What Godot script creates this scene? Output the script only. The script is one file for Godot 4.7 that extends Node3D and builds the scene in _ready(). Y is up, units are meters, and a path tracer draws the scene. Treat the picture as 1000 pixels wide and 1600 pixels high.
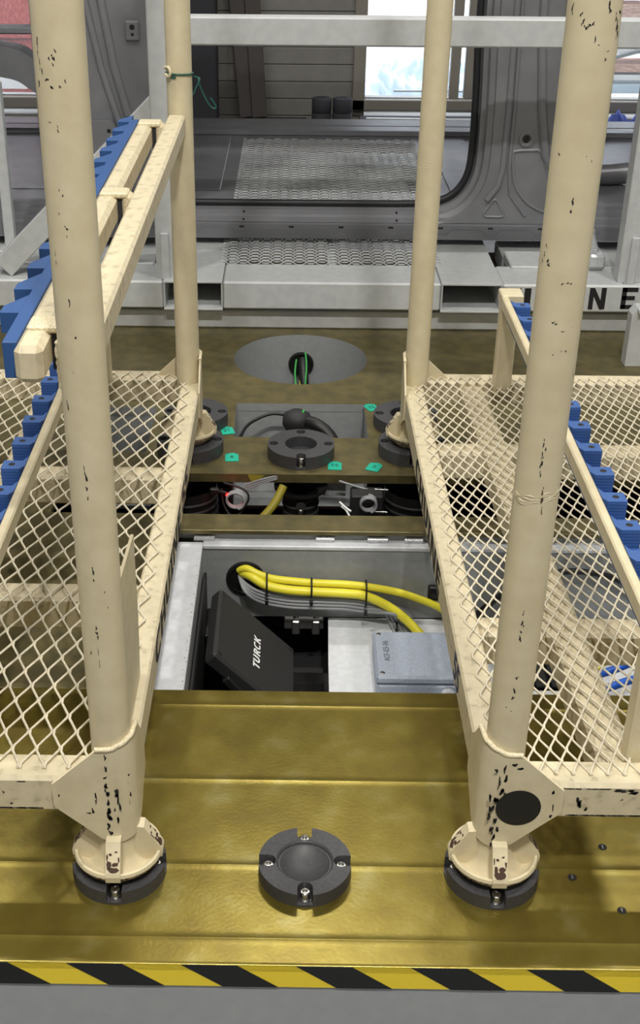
extends Node3D

# ---------------------------------------------------------------- mesh builder
class MB:
	var v := PackedVector3Array()
	var n := PackedVector3Array()
	var t := PackedVector2Array()
	var xf := Transform3D()
	func tri3(a: Vector3, b: Vector3, c: Vector3, na: Vector3, nb: Vector3, nc: Vector3, ua := Vector2(), ub := Vector2(), uc := Vector2()) -> void:
		var g := (b - a).cross(c - a)
		if g.length_squared() < 1e-18:
			return
		var flip := g.dot(na + nb + nc) > 0.0
		for k in ([0, 2, 1] if flip else [0, 1, 2]):
			v.append(xf * [a, b, c][k])
			n.append((xf.basis * [na, nb, nc][k]).normalized())
			t.append([ua, ub, uc][k])
	func tri(a: Vector3, b: Vector3, c: Vector3, nn: Vector3) -> void:
		tri3(a, b, c, nn, nn, nn)
	func quad(a: Vector3, b: Vector3, c: Vector3, d: Vector3, nn: Vector3) -> void:
		tri3(a, b, c, nn, nn, nn)
		tri3(a, c, d, nn, nn, nn)
	func quads(p: Array, q: Array, u := [Vector2(), Vector2(), Vector2(), Vector2()]) -> void:
		tri3(p[0], p[1], p[2], q[0], q[1], q[2], u[0], u[1], u[2])
		tri3(p[0], p[2], p[3], q[0], q[2], q[3], u[0], u[2], u[3])
	# box from corner lo to corner hi with chamfered edges
	func box(lo: Vector3, hi: Vector3, bev := 0.0) -> void:
		var c := (lo + hi) * 0.5
		var h := (hi - lo) * 0.5
		obox(Transform3D(Basis(), c), h, bev)
	func obox(x: Transform3D, h: Vector3, bev := 0.0) -> void:
		var keep := xf
		xf = xf * x
		var e: float = min(bev, min(h.x, min(h.y, h.z)) * 0.9)
		for ax in 3:
			var b := (ax + 1) % 3
			var c := (ax + 2) % 3
			for s in [-1.0, 1.0]:
				var p := []
				for k in [[-1, -1], [1, -1], [1, 1], [-1, 1]]:
					var q := Vector3()
					q[ax] = s * h[ax]
					q[b] = k[0] * (h[b] - e)
					q[c] = k[1] * (h[c] - e)
					p.append(q)
				var nn := Vector3()
				nn[ax] = s
				quad(p[0], p[1], p[2], p[3], nn)
			if e > 0.0:
				for s in [-1.0, 1.0]:
					for r in [-1.0, 1.0]:
						var p := []
						for k in [[0, -1], [0, 1], [1, 1], [1, -1]]:
							var q := Vector3()
							q[ax] = k[1] * (h[ax] - e)
							q[b] = s * (h[b] - (e if k[0] == 1 else 0.0))
							q[c] = r * (h[c] - (e if k[0] == 0 else 0.0))
							p.append(q)
						var nn := Vector3()
						nn[b] = s
						nn[c] = r
						quad(p[0], p[1], p[2], p[3], nn.normalized())
		if e > 0.0:
			for sx in [-1.0, 1.0]:
				for sy in [-1.0, 1.0]:
					for sz in [-1.0, 1.0]:
						tri(Vector3(sx * h.x, sy * (h.y - e), sz * (h.z - e)), Vector3(sx * (h.x - e), sy * h.y, sz * (h.z - e)), Vector3(sx * (h.x - e), sy * (h.y - e), sz * h.z), Vector3(sx, sy, sz).normalized())
		xf = keep
	# beam between two points, square section w x h (h along up)
	func bar(a: Vector3, b: Vector3, w: float, h: float, bev := 0.0, up := Vector3.UP) -> void:
		var z := (b - a).normalized()
		var x := up.cross(z).normalized()
		var y := z.cross(x).normalized()
		obox(Transform3D(Basis(x, y, z), (a + b) * 0.5), Vector3(w * 0.5, h * 0.5, (b - a).length() * 0.5), bev)
	# surface of revolution round local y; profile of (radius, y)
	func lathe(at: Vector3, prof: Array, seg := 32, smooth := true, a0 := 0.0, a1 := TAU) -> void:
		var ns := []
		for i in prof.size() - 1:
			var d: Vector2 = prof[i + 1] - prof[i]
			ns.append(Vector2(d.y, -d.x).normalized())
		for i in prof.size() - 1:
			var n0: Vector2 = ns[i]
			var n1: Vector2 = ns[i]
			if smooth:
				if i > 0 and ns[i].dot(ns[i - 1]) > 0.6:
					n0 = (ns[i] + ns[i - 1]).normalized()
				if i < ns.size() - 1 and ns[i].dot(ns[i + 1]) > 0.6:
					n1 = (ns[i] + ns[i + 1]).normalized()
			for k in seg:
				var p := []
				var q := []
				var u := []
				for c in [[0, 0], [0, 1], [1, 1], [1, 0]]:
					var ang: float = lerp(a0, a1, float(k + c[1]) / seg)
					var r: Vector2 = prof[i + c[0]]
					var m: Vector2 = n1 if c[0] == 1 else n0
					p.append(at + Vector3(r.x * sin(ang), r.y, r.x * cos(ang)))
					q.append(Vector3(m.x * sin(ang), m.y, m.x * cos(ang)))
					u.append(Vector2(ang / TAU, r.y))
				quads(p, q, u)
	func cyl(a: Vector3, b: Vector3, r: float, seg := 20, r2 := -1.0) -> void:
		tube([a, b], r, seg, true, r2)
	# round tube along a path
	func tube(path: Array, r: float, seg := 8, caps := true, r2 := -1.0) -> void:
		var rings := []
		var nrm := []
		var side := Vector3()
		for i in path.size():
			var d := Vector3()
			if i > 0:
				d += ((path[i] - path[i - 1]) as Vector3).normalized()
			if i < path.size() - 1:
				d += ((path[i + 1] - path[i]) as Vector3).normalized()
			d = d.normalized()
			if i == 0:
				side = (Vector3.UP if abs(d.y) < 0.9 else Vector3.RIGHT).cross(d).normalized()
			else:
				side = (side - d * side.dot(d)).normalized()
			var up := d.cross(side)
			var rr := r if r2 < 0.0 else lerpf(r, r2, float(i) / (path.size() - 1))
			var ring := []
			var nn := []
			for k in seg:
				var an := TAU * k / seg
				var w := side * cos(an) + up * sin(an)
				ring.append(path[i] + w * rr)
				nn.append(w)
			rings.append(ring)
			nrm.append(nn)
		for i in path.size() - 1:
			for k in seg:
				var j := (k + 1) % seg
				quads([rings[i][k], rings[i][j], rings[i + 1][j], rings[i + 1][k]], [nrm[i][k], nrm[i][j], nrm[i + 1][j], nrm[i + 1][k]])
		if caps:
			for e in [0, path.size() - 1]:
				var d: Vector3 = (path[1] - path[0]) if e == 0 else (path[e] - path[e - 1])
				var nn: Vector3 = (-d if e == 0 else d).normalized()
				for k in seg:
					tri(path[e], rings[e][k], rings[e][(k + 1) % seg], nn)
	# polygon in local XY pushed out along local +Z
	func prism(poly: PackedVector2Array, depth: float, x := Transform3D()) -> void:
		var keep := xf
		xf = xf * x
		var idx := Geometry2D.triangulate_polygon(poly)
		for i in range(0, idx.size(), 3):
			var a := poly[idx[i]]
			var b := poly[idx[i + 1]]
			var c := poly[idx[i + 2]]
			tri(Vector3(a.x, a.y, depth), Vector3(b.x, b.y, depth), Vector3(c.x, c.y, depth), Vector3(0, 0, 1))
			tri(Vector3(a.x, a.y, 0), Vector3(b.x, b.y, 0), Vector3(c.x, c.y, 0), Vector3(0, 0, -1))
		var s := -1.0 if Geometry2D.is_polygon_clockwise(poly) else 1.0
		for i in poly.size():
			var a := poly[i]
			var b := poly[(i + 1) % poly.size()]
			var d := (b - a).normalized() * s
			quad(Vector3(a.x, a.y, 0), Vector3(b.x, b.y, 0), Vector3(b.x, b.y, depth), Vector3(a.x, a.y, depth), Vector3(d.y, -d.x, 0))
		xf = keep
	# strip of quads between two rows of points, smooth
	func sheet(rows: Array, face := Vector3.UP) -> void:
		var nr := []
		for i in rows.size():
			var line := []
			for j in rows[i].size():
				var du: Vector3 = rows[min(i + 1, rows.size() - 1)][j] - rows[max(i - 1, 0)][j]
				var dv: Vector3 = rows[i][min(j + 1, rows[i].size() - 1)] - rows[i][max(j - 1, 0)]
				var m := du.cross(dv).normalized()
				line.append(m if m.dot(face) >= 0.0 else -m)
			nr.append(line)
		for i in rows.size() - 1:
			for j in rows[i].size() - 1:
				quads([rows[i][j], rows[i][j + 1], rows[i + 1][j + 1], rows[i + 1][j]], [nr[i][j], nr[i][j + 1], nr[i + 1][j + 1], nr[i + 1][j]])
	func mesh(m: Material) -> ArrayMesh:
		var a := []
		a.resize(Mesh.ARRAY_MAX)
		a[Mesh.ARRAY_VERTEX] = v
		a[Mesh.ARRAY_NORMAL] = n
		a[Mesh.ARRAY_TEX_UV] = t
		var am := ArrayMesh.new()
		am.add_surface_from_arrays(Mesh.PRIMITIVE_TRIANGLES, a)
		am.surface_set_material(0, m)
		return am

# ---------------------------------------------------------------- node helpers
var M := {}
var rng := RandomNumberGenerator.new()

func thing(called: String, label: String, category: String, at := Vector3.ZERO, group := "") -> Node3D:
	var o := Node3D.new()
	o.name = next_name(called)
	add_child(o)
	o.position = at
	o.set_meta("label", label)
	o.set_meta("category", category)
	if group != "":
		o.set_meta("group", group)
	return o

var taken := {}
func next_name(called: String) -> String:
	var k: int = taken.get(called, 0)
	taken[called] = k + 1
	return called if k == 0 else "%s_%03d" % [called, k]

# a part whose mesh was built in world coordinates
func part(parent: Node3D, called: String, b: MB, m: Material, label := "", kind := "") -> MeshInstance3D:
	var o := MeshInstance3D.new()
	o.name = called
	o.mesh = b.mesh(m)
	parent.add_child(o, true)
	if parent != self and parent.get_parent() == self and not (parent is MeshInstance3D):
		o.position = -parent.position
	if label != "":
		o.set_meta("label", label)
	if kind != "":
		o.set_meta("kind", kind)
	return o

# a thing that is one mesh
func single(called: String, b: MB, m: Material, label: String, category: String, group := "") -> MeshInstance3D:
	var o := MeshInstance3D.new()
	o.name = next_name(called)
	o.mesh = b.mesh(m)
	add_child(o)
	o.set_meta("label", label)
	o.set_meta("category", category)
	if group != "":
		o.set_meta("group", group)
	return o

func structure(called: String, label: String) -> Node3D:
	var o := thing(called, label, "structure")
	o.remove_meta("category")
	o.set_meta("category", called.get_slice("_", 0))
	o.set_meta("kind", "structure")
	return o

func copy(src: Node3D, at: Vector3, label: String, turn := 0.0) -> Node3D:
	var c: Node3D = src.duplicate()
	c.name = next_name(String(src.name))
	add_child(c)
	c.position = at
	c.rotation.y = turn
	c.set_meta("label", label)
	return c

func V(x: float, y: float, z: float) -> Vector3:
	return Vector3(x, y, z)

func poly(a: Array) -> PackedVector2Array:
	var p := PackedVector2Array()
	for i in range(0, a.size(), 2):
		p.append(Vector2(a[i], a[i + 1]))
	return p

# smooth path through points
func smooth(pts: Array, steps := 6) -> Array:
	var c := Curve3D.new()
	for i in pts.size():
		var t := Vector3()
		if i > 0 and i < pts.size() - 1:
			t = (pts[i + 1] - pts[i - 1]) / 6.0
		c.add_point(pts[i], -t, t)
	var out := []
	for i in pts.size() - 1:
		for k in steps:
			out.append(c.sample(i, float(k) / steps))
	out.append(pts[-1])
	return out

func text(parent: Node3D, called: String, words: String, size: float, m: Material, at: Vector3, right: Vector3, up: Vector3, depth := 0.001, bold := 0) -> MeshInstance3D:
	var tm := TextMesh.new()
	var f := SystemFont.new()
	f.font_names = PackedStringArray(["Droid Sans"])
	f.font_weight = 700 if bold > 0 else 400
	f.font_italic = bold == 2
	tm.font = f
	tm.font_size = 64
	tm.pixel_size = size / 46.0
	tm.depth = depth
	tm.text = words
	tm.material = m
	var o := MeshInstance3D.new()
	o.name = called
	o.mesh = tm
	parent.add_child(o, true)
	o.transform = Transform3D(Basis(right.normalized(), up.normalized(), right.cross(up).normalized()), at - (parent.position if parent.get_parent() == self else Vector3.ZERO))
	return o

# ragged flake outline in the plane
func flake(rx: float, ry: float) -> PackedVector2Array:
	var p := PackedVector2Array()
	var k := 9
	for i in k:
		var a := TAU * i / k
		var r := rng.randf_range(0.55, 1.15)
		p.append(Vector2(cos(a) * rx * r, sin(a) * ry * r))
	return p

# ---------------------------------------------------------------- materials
func noise_tex(freq: float, oct: int, cols: Array, offs: Array, seed_ := 1, size := 512, normal := false, bump := 4.0, kind := FastNoiseLite.TYPE_SIMPLEX_SMOOTH) -> NoiseTexture2D:
	var f := FastNoiseLite.new()
	f.noise_type = kind
	f.seed = seed_
	f.frequency = freq
	f.fractal_octaves = oct
	var t := NoiseTexture2D.new()
	t.width = size
	t.height = size
	t.seamless = true
	t.noise = f
	if normal:
		t.as_normal_map = true
		t.bump_strength = bump
	else:
		var g := Gradient.new()
		g.offsets = PackedFloat32Array(offs)
		g.colors = PackedColorArray(cols)
		t.color_ramp = g
	return t

func mat(c: Color, rough := 0.6, metal := 0.0) -> StandardMaterial3D:
	var m := StandardMaterial3D.new()
	m.albedo_color = c
	m.roughness = rough
	m.metallic = metal
	return m

func tmat(tex: Texture2D, rough: float, metal: float, scale: Vector3) -> StandardMaterial3D:
	var m := mat(Color.WHITE, rough, metal)
	m.albedo_texture = tex
	m.uv1_triplanar = true
	m.uv1_world_triplanar = true
	m.uv1_scale = scale
	return m

func C(r: int, g: int, b: int) -> Color:
	return Color8(r, g, b)

func make_materials() -> void:
	M.cream = tmat(noise_tex(0.012, 5, [C(203, 190, 158), C(209, 197, 165), C(213, 202, 171)], [0.15, 0.5, 0.85], 3), 0.42, 0.0, Vector3(3, 3, 3))
	M.cream_dirty = tmat(noise_tex(0.02, 6, [C(176, 165, 138), C(204, 192, 162), C(212, 200, 170)], [0.12, 0.34, 0.8], 7), 0.5, 0.0, Vector3(3, 3, 3))
	M.wire = tmat(noise_tex(0.03, 4, [C(204, 195, 170), C(222, 213, 190)], [0.3, 0.6], 9), 0.45, 0.0, Vector3(4, 4, 4))
	M.chip = mat(C(38, 36, 38), 0.6)
	M.rust = mat(C(72, 52, 40), 0.8)
	M.worn = tmat(noise_tex(0.03, 5, [C(70, 52, 42), C(120, 88, 66), C(216, 203, 172)], [0.35, 0.45, 0.55], 11), 0.6, 0.0, Vector3(8, 8, 8))
	# yellow passivated milled steel
	M.plate = tmat(noise_tex(0.008, 5, [C(118, 104, 47), C(125, 111, 48), C(130, 117, 54), C(142, 132, 80)], [0.15, 0.45, 0.65, 0.95], 21, 1024), 0.27, 0.72, Vector3(1.1, 1.1, 1.1))
	M.plate.normal_enabled = true
	M.plate.normal_texture = noise_tex(0.2, 2, [], [], 5, 512, true, 1.0)
	M.plate.normal_scale = 0.05
	M.plate.roughness_texture = noise_tex(0.02, 3, [Color(0.88, 0.88, 0.88), Color(1, 1, 1)], [0.0, 1.0], 61, 1024)
	M.plate.roughness = 0.31
	M.olive = tmat(noise_tex(0.012, 6, [C(104, 97, 68), C(116, 107, 72), C(124, 114, 76)], [0.2, 0.5, 0.8], 23, 1024), 0.4, 0.55, Vector3(1.3, 1.3, 1.3))
	M.body_gray = tmat(noise_tex(0.02, 4, [C(160, 162, 166), C(164, 166, 169)], [0.3, 0.7], 25), 0.45, 0.0, Vector3(2, 2, 2))
	M.gray = tmat(noise_tex(0.02, 4, [C(147, 150, 152), C(153, 155, 157)], [0.3, 0.7], 26), 0.4, 0.0, Vector3(3, 3, 3))
	M.pit_light = tmat(noise_tex(0.02, 5, [C(204, 207, 212), C(212, 215, 220)], [0.25, 0.7], 27), 0.5, 0.0, Vector3(4, 4, 4))
	M.weld = tmat(noise_tex(0.05, 4, [C(170, 172, 176), C(225, 227, 230)], [0.3, 0.7], 28), 0.25, 0.3, Vector3(9, 9, 9))
	M.cream_weld = tmat(noise_tex(0.05, 4, [C(196, 182, 150), C(232, 221, 190)], [0.3, 0.7], 29), 0.4, 0.0, Vector3(9, 9, 9))
	M.skid = tmat(noise_tex(0.02, 5, [C(186, 189, 191), C(194, 197, 198)], [0.2, 0.7], 31), 0.38, 0.0, Vector3(2, 2, 2))
	M.expanded = mat(C(166, 168, 170), 0.6, 0.0)
	M.van = tmat(noise_tex(0.01, 3, [C(122, 123, 128), C(130, 131, 136)], [0.3, 0.7], 33), 0.38, 0.25, Vector3(1, 1, 1))
	M.rubber = mat(C(26, 27, 31), 0.55)
	M.black = mat(C(20, 20, 21), 0.5)
	M.black_soft = mat(C(33, 33, 35), 0.62)
	M.disc = tmat(noise_tex(0.03, 4, [C(58, 58, 61), C(66, 66, 69)], [0.3, 0.7], 35), 0.5, 0.0, Vector3(6, 6, 6))
	M.steel = mat(C(205, 204, 200), 0.22, 1.0)
	M.steel_dull = mat(C(150, 150, 150), 0.4, 0.9)
	M.blue = mat(C(56, 92, 154), 0.5)
	M.blue_up = mat(C(44, 82, 138), 0.5)  # darker copy of the comb blue, for the upper comb
	M.yellow = mat(C(240, 228, 62), 0.4)
	M.yellow_tape = mat(C(246, 217, 56), 0.35)
	M.black_tape = mat(C(22, 22, 23), 0.35)
	M.cable_gray = mat(C(150, 152, 156), 0.45)
	M.cable_blue = mat(C(30, 92, 200), 0.4)
	M.box_blue = tmat(noise_tex(0.04, 3, [C(158, 168, 186), C(170, 180, 197)], [0.3, 0.7], 37), 0.45, 0.0, Vector3(6, 6, 6))
	M.tag = mat(C(12, 168, 140), 0.7)
	M.ink = mat(C(24, 24, 26), 0.7)
	M.white = mat(C(235, 236, 236), 0.5)
	M.green = mat(C(60, 170, 80), 0.45)
	M.wire_green = mat(C(16, 84, 72), 0.4)
	M.floor = tmat(noise_tex(0.01, 5, [C(92, 95, 98), C(108, 110, 112)], [0.3, 0.7], 39), 0.5, 0.0, Vector3(0.6, 0.6, 0.6))
	M.wall = mat(C(190, 190, 186), 0.8)
	M.siding = tmat(noise_tex(0.02, 3, [C(118, 117, 112), C(123, 122, 117)], [0.3, 0.7], 41), 0.7, 0.0, Vector3(0.7, 0.7, 0.7))
	M.jamb = mat(C(126, 122, 114), 0.6)
	M.dark_stuff = mat(C(44, 44, 50), 0.8)
	M.tarp = mat(C(62, 58, 58), 0.7)
	M.red = tmat(noise_tex(0.03, 5, [C(190, 72, 68), C(214, 104, 96)], [0.3, 0.7], 43), 0.8, 0.0, Vector3(3, 1, 1))
	M.wood_pink = tmat(noise_tex(0.02, 5, [C(196, 150, 132), C(222, 186, 170)], [0.3, 0.7], 45), 0.8, 0.0, Vector3(1, 4, 4))
	M.film = mat(C(190, 210, 226), 0.25)
	M.blue_cloth = mat(C(36, 56, 128), 0.7)
	M.red_led = mat(C(255, 60, 60), 0.3)
	M.red_led.emission_enabled = true
	M.red_led.emission = C(255, 40, 40)
	M.red_led.emission_energy_multiplier = 2.0
	M.lamp = mat(C(250, 250, 245), 0.5)
	M.lamp.emission_enabled = true
	M.lamp.emission = Color(1.0, 0.97, 0.9)
	M.lamp.emission_energy_multiplier = 6.0
	M.glass = mat(Color(0.85, 0.92, 0.95, 0.12), 0.03)
	M.glass.transparency = BaseMaterial3D.TRANSPARENCY_ALPHA
	M.ground = mat(C(150, 148, 142), 0.9)

const CHIPS_LN = [[-43.7,1.2663,0.0016,0.0058,0],[-44.2,1.2561,0.0012,0.0049,0],[-40.3,1.2461,0.0008,0.0078,0],[-34.6,1.2361,0.0012,0.0058,0],[-48.9,1.2235,0.0023,0.0039,0],[-24.0,1.2283,0.0039,0.0015,0],[-4.0,1.2507,0.0023,0.0038,0],[-15.3,1.2512,0.0016,0.0029,0],[-6.4,1.2439,0.0012,0.0019,0],[-13.2,1.2196,0.0031,0.0024,0],[3.9,1.2212,0.0016,0.0015,0],[15.5,1.2266,0.0012,0.0024,0],[-0.0,1.2589,0.0015,0.0029,0],[-6.3,1.1718,0.0012,0.0029,0],[-7.0,1.1768,0.0008,0.002,0],[-24.5,1.1812,0.0023,0.001,0],[-15.4,1.1039,0.0009,0.0015,0],[-7.3,1.0982,0.0016,0.002,0],[-19.8,1.0772,0.0009,0.002,0],[-4.3,1.0585,0.002,0.003,0],[-5.6,1.0491,0.0008,0.003,0],[-41.3,1.0248,0.0008,0.004,0],[-39.2,1.0147,0.0008,0.003,0],[-11.4,0.9683,0.0018,0.004,0],[-12.4,0.9616,0.0008,0.003,0],[-2.6,0.9219,0.0016,0.0031,0],[-15.7,0.8743,0.0008,0.0016,0],[-39.7,0.8248,0.0017,0.0094,0],[-6.7,0.7398,0.0013,0.0053,0],[-3.5,0.7266,0.0022,0.0097,0],[-4.1,0.7094,0.0017,0.0064,0],[-2.7,0.695,0.0009,0.0064,0],[-3.9,0.5799,0.0022,0.0067,0],[-3.9,0.5664,0.0014,0.0045,0],[22.4,0.5474,0.0014,0.0022,0],[28.2,0.5211,0.0009,0.0023,0],[-6.8,0.4875,0.0018,0.0035,0],[-6.1,0.4788,0.0023,0.0046,0],[-5.3,0.4711,0.0014,0.0035,0],[-27.9,0.4442,0.0019,0.0035,0],[-6.7,0.4456,0.0009,0.0093,0],[-5.8,0.4233,0.0009,0.0094,0]]
const CHIPS_RN = [[-64.6,1.3051,0.0016,0.0058,0],[-40.2,1.2997,0.002,0.0029,0],[-32.8,1.2934,0.0016,0.0049,0],[-24.5,1.2871,0.0023,0.0029,0],[-17.2,1.2899,0.0023,0.002,0],[-11.2,1.292,0.0016,0.002,0],[17.7,1.3117,0.0016,0.0078,0],[22.7,1.3051,0.0023,0.0029,0],[40.4,1.296,0.0016,0.0058,0],[46.5,1.2878,0.0024,0.0079,0],[53.2,1.2808,0.0024,0.0039,0],[52.3,1.3028,0.0032,0.003,0],[50.2,1.2756,0.0009,0.002,0],[-3.7,1.2769,0.0009,0.0049,0],[4.8,1.2696,0.0008,0.001,0],[29.4,1.2631,0.002,0.001,0],[25.3,1.2544,0.0016,0.0021,0],[-53.5,1.1481,0.0017,0.0032,1],[8.2,1.1488,0.0008,0.0012,0],[22.2,1.1426,0.0009,0.002,0],[-8.8,1.0946,0.0024,0.005,0],[-10.8,1.0847,0.0016,0.004,0],[-61.6,1.0399,0.0016,0.003,0],[-64.6,1.0276,0.0012,0.0051,0],[-51.9,1.0215,0.0016,0.004,0],[-48.8,1.0171,0.0024,0.0025,0],[-69.4,1.0189,0.0012,0.004,0],[-11.3,0.9963,0.0016,0.0015,0],[1.3,0.9982,0.002,0.0015,0],[10.6,0.9973,0.0016,0.0015,0],[-15.0,0.9455,0.0016,0.002,0],[-21.2,0.9467,0.0025,0.002,0],[4.9,0.9359,0.0025,0.001,0],[28.5,0.9414,0.0008,0.0012,0],[6.0,0.9106,0.0008,0.0012,0],[17.5,0.9094,0.0014,0.0018,0],[-12.4,0.9052,0.001,0.0012,0],[53.0,0.8743,0.0008,0.0021,0],[-8.2,0.7824,0.0017,0.0064,0],[-8.5,0.7686,0.0017,0.0064,0],[-7.3,0.7547,0.0022,0.0075,0],[-7.0,0.7378,0.0013,0.0064,0],[-2.3,0.7762,0.0013,0.0042,0],[3.0,0.7123,0.0017,0.0065,1],[4.0,0.6998,0.0026,0.0087,1],[5.8,0.6833,0.0013,0.0065,1],[-8.1,0.5199,0.0014,0.0058,0],[-7.2,0.506,0.0023,0.0069,0],[-7.5,0.4898,0.0018,0.0035,0],[-8.8,0.4788,0.0023,0.0058,0],[-4.5,0.4099,0.0019,0.0048,0],[-5.5,0.387,0.0024,0.006,0],[-8.5,0.3753,0.0019,0.0048,0],[-22.7,0.3563,0.0019,0.0014,0],[-9.3,0.3508,0.0019,0.0012,0]]
const CHIPS_SL = [[-0.303,0.258,0.002,0.0053],[-0.304,0.239,0.002,0.0066],[-0.306,0.22,0.003,0.0027],[-0.305,0.205,0.003,0.0067],[-0.304,0.189,0.003,0.0081],[-0.303,0.17,0.0025,0.0068],[-0.303,0.154,0.0041,0.0082],[-0.303,0.141,0.0051,0.0082],[-0.305,0.124,0.0031,0.0069],[-0.303,0.108,0.0031,0.0055],[-0.322,0.185,0.0015,0.0095],[-0.322,0.172,0.0015,0.0041],[-0.328,0.154,0.0021,0.0055],[-0.334,0.15,0.0041,0.0014],[-0.289,0.192,0.004,0.0081],[-0.288,0.176,0.002,0.0122],[-0.286,0.163,0.0015,0.0109],[-0.294,0.159,0.0015,0.0041],[-0.268,0.189,0.0015,0.0054],[-0.269,0.227,0.0015,0.0027],[-0.29,0.137,0.0021,0.0096],[-0.378,0.184,0.0015,0.0027]]
const CHIPS_SR = [[0.283,0.245,0.003,0.004],[0.295,0.247,0.002,0.008],[0.299,0.228,0.004,0.0067],[0.29,0.221,0.002,0.0107],[0.296,0.206,0.0051,0.0081],[0.278,0.193,0.0025,0.0081],[0.289,0.186,0.0051,0.0081],[0.298,0.187,0.0041,0.0109],[0.283,0.17,0.0041,0.0109],[0.293,0.167,0.0051,0.0096],[0.306,0.155,0.0082,0.0055],[0.28,0.154,0.0026,0.0082],[0.289,0.144,0.0041,0.0055],[0.285,0.128,0.0031,0.0083],[0.294,0.128,0.0031,0.0055],[0.29,0.112,0.0031,0.007],[0.287,0.095,0.0026,0.0056],[0.318,0.248,0.006,0.0027],[0.309,0.256,0.005,0.0027],[0.373,0.204,0.0025,0.0054],[0.375,0.175,0.0015,0.0069],[0.373,0.156,0.0021,0.0041]]
const CHIPS_BL = [[-0.466,0.141,0.0125,0.0042],[-0.448,0.14,0.0104,0.0035],[-0.431,0.141,0.0125,0.0042],[-0.418,0.141,0.0083,0.0035],[-0.435,0.204,0.0061,0.0027],[-0.442,0.201,0.0041,0.0016],[-0.456,0.155,0.0031,0.0021],[-0.466,0.177,0.0021,0.0021]]
const CHIPS_BR = [[0.398,0.205,0.0102,0.0034],[0.415,0.201,0.0062,0.0055],[0.434,0.203,0.0103,0.0034],[0.454,0.201,0.0124,0.003],[0.478,0.196,0.0124,0.0028],[0.499,0.191,0.0104,0.0035],[0.493,0.196,0.0083,0.0028],[0.408,0.138,0.0105,0.0025],[0.427,0.137,0.0126,0.0025],[0.452,0.136,0.0147,0.0028],[0.477,0.135,0.0148,0.0028],[0.502,0.134,0.0148,0.0028],[0.418,0.171,0.0052,0.0097],[0.43,0.158,0.0031,0.0042],[0.483,0.178,0.0021,0.0014]]

const FLOOR_Y := -0.42

func _ready() -> void:
	rng.seed = 4711
	# camera
	var cam := Camera3D.new()
	cam.name = "camera"
	cam.position = Vector3(-0.03475, 1.47035, 1.48371)
	cam.rotation = Vector3(-0.50128, 0.01008, 0.006637)
	cam.projection = Camera3D.PROJECTION_FRUSTUM
	cam.near = 0.05
	cam.far = 100.0
	cam.size = 0.05 * 1600.0 / 1929.28
	cam.frustum_offset = Vector2(0.05 * 68.16 / 1929.28, 0.0)
	add_child(cam)
	cam.current = true
	# sky and exposure
	var env := Environment.new()
	var sky := Sky.new()
	var sm := ProceduralSkyMaterial.new()
	sm.sky_top_color = Color(0.84, 0.87, 0.92)
	sm.sky_horizon_color = Color(0.92, 0.94, 0.97)
	sm.ground_bottom_color = Color(0.5, 0.5, 0.5)
	sm.ground_horizon_color = Color(0.85, 0.86, 0.88)
	sm.sky_energy_multiplier = 4.4
	sm.sun_angle_max = 0.0
	sky.sky_material = sm
	env.background_mode = Environment.BG_SKY
	env.sky = sky
	env.tonemap_mode = Environment.TONE_MAPPER_LINEAR
	env.tonemap_exposure = 0.45
	env.sdfgi_enabled = true
	env.ssao_enabled = true
	env.ssil_enabled = true
	var we := WorldEnvironment.new()
	we.name = "world_environment"
	we.environment = env
	add_child(we)
	make_materials()
	lamps()
	hall()
	platform()
	discs()
	rack(-1.0)
	rack(1.0)
	skid()
	van()
	pit_contents()
	slot_contents()
	hole_contents()
	tags()
	background()

func lamps() -> void:  # lamps out of view, placed for the post shadows and plate streaks
	# x, z, length along x, energy
	var spots := [[-0.62, 2.5, 0.3, 26.0], [0.5, 2.4, 0.3, 48.0], [-1.9, -0.5, 0.3, 20.0], [2.1, -0.5, 0.3, 20.0], [0.1, -4.2, 1.2, 15.0], [-2.2, -4.3, 1.2, 15.0], [2.3, -4.3, 1.2, 15.0]]
	var names := ["unseen linear ceiling lamp casting the left post shadow", "unseen linear ceiling lamp casting the right post shadow", "unseen linear ceiling lamp lighting the left rack from above", "unseen linear ceiling lamp lighting the right rack from above", "middle lamp of the unseen ceiling row lighting the front plate streaks", "left lamp of the unseen ceiling row lighting the front plate streaks", "right lamp of the unseen ceiling row lighting the front plate streaks"]
	for i in spots.size():
		var s: Array = spots[i]
		var at := V(s[0], 5.5, s[1])
		var o := thing("unseen_ceiling_lamp", names[i], "lamp", at, "unseen linear ceiling lamps")
		var b := MB.new()
		b.box(at + V(-s[2] / 2 - 0.03, 0.0, -0.11), at + V(s[2] / 2 + 0.03, 0.09, 0.11), 0.01)
		part(o, "housing", b, M.white)
		b = MB.new()
		b.box(at + V(-s[2] / 2, -0.012, -0.09), at + V(s[2] / 2, 0.0, 0.09))
		part(o, "diffuser", b, M.lamp)
		for e in [-1.0, 1.0]:
			b = MB.new()
			b.cyl(at + V(e * s[2] * 0.4, 0.09, 0), at + V(e * s[2] * 0.4, 0.8, 0), 0.006, 6)
			part(o, "suspension_rod", b, M.steel_dull)
		var l := AreaLight3D.new()
		l.name = "lamp_light"
		l.area_size = Vector2(s[2], 0.18)
		l.light_color = Color(1.0, 0.985, 0.955)
		l.light_energy = s[3]
		l.area_range = 30.0
		l.area_attenuation = 2.0
		l.shadow_enabled = true
		l.rotation.x = -PI / 2
		l.position = V(0, -0.02, 0)
		o.add_child(l)

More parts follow.
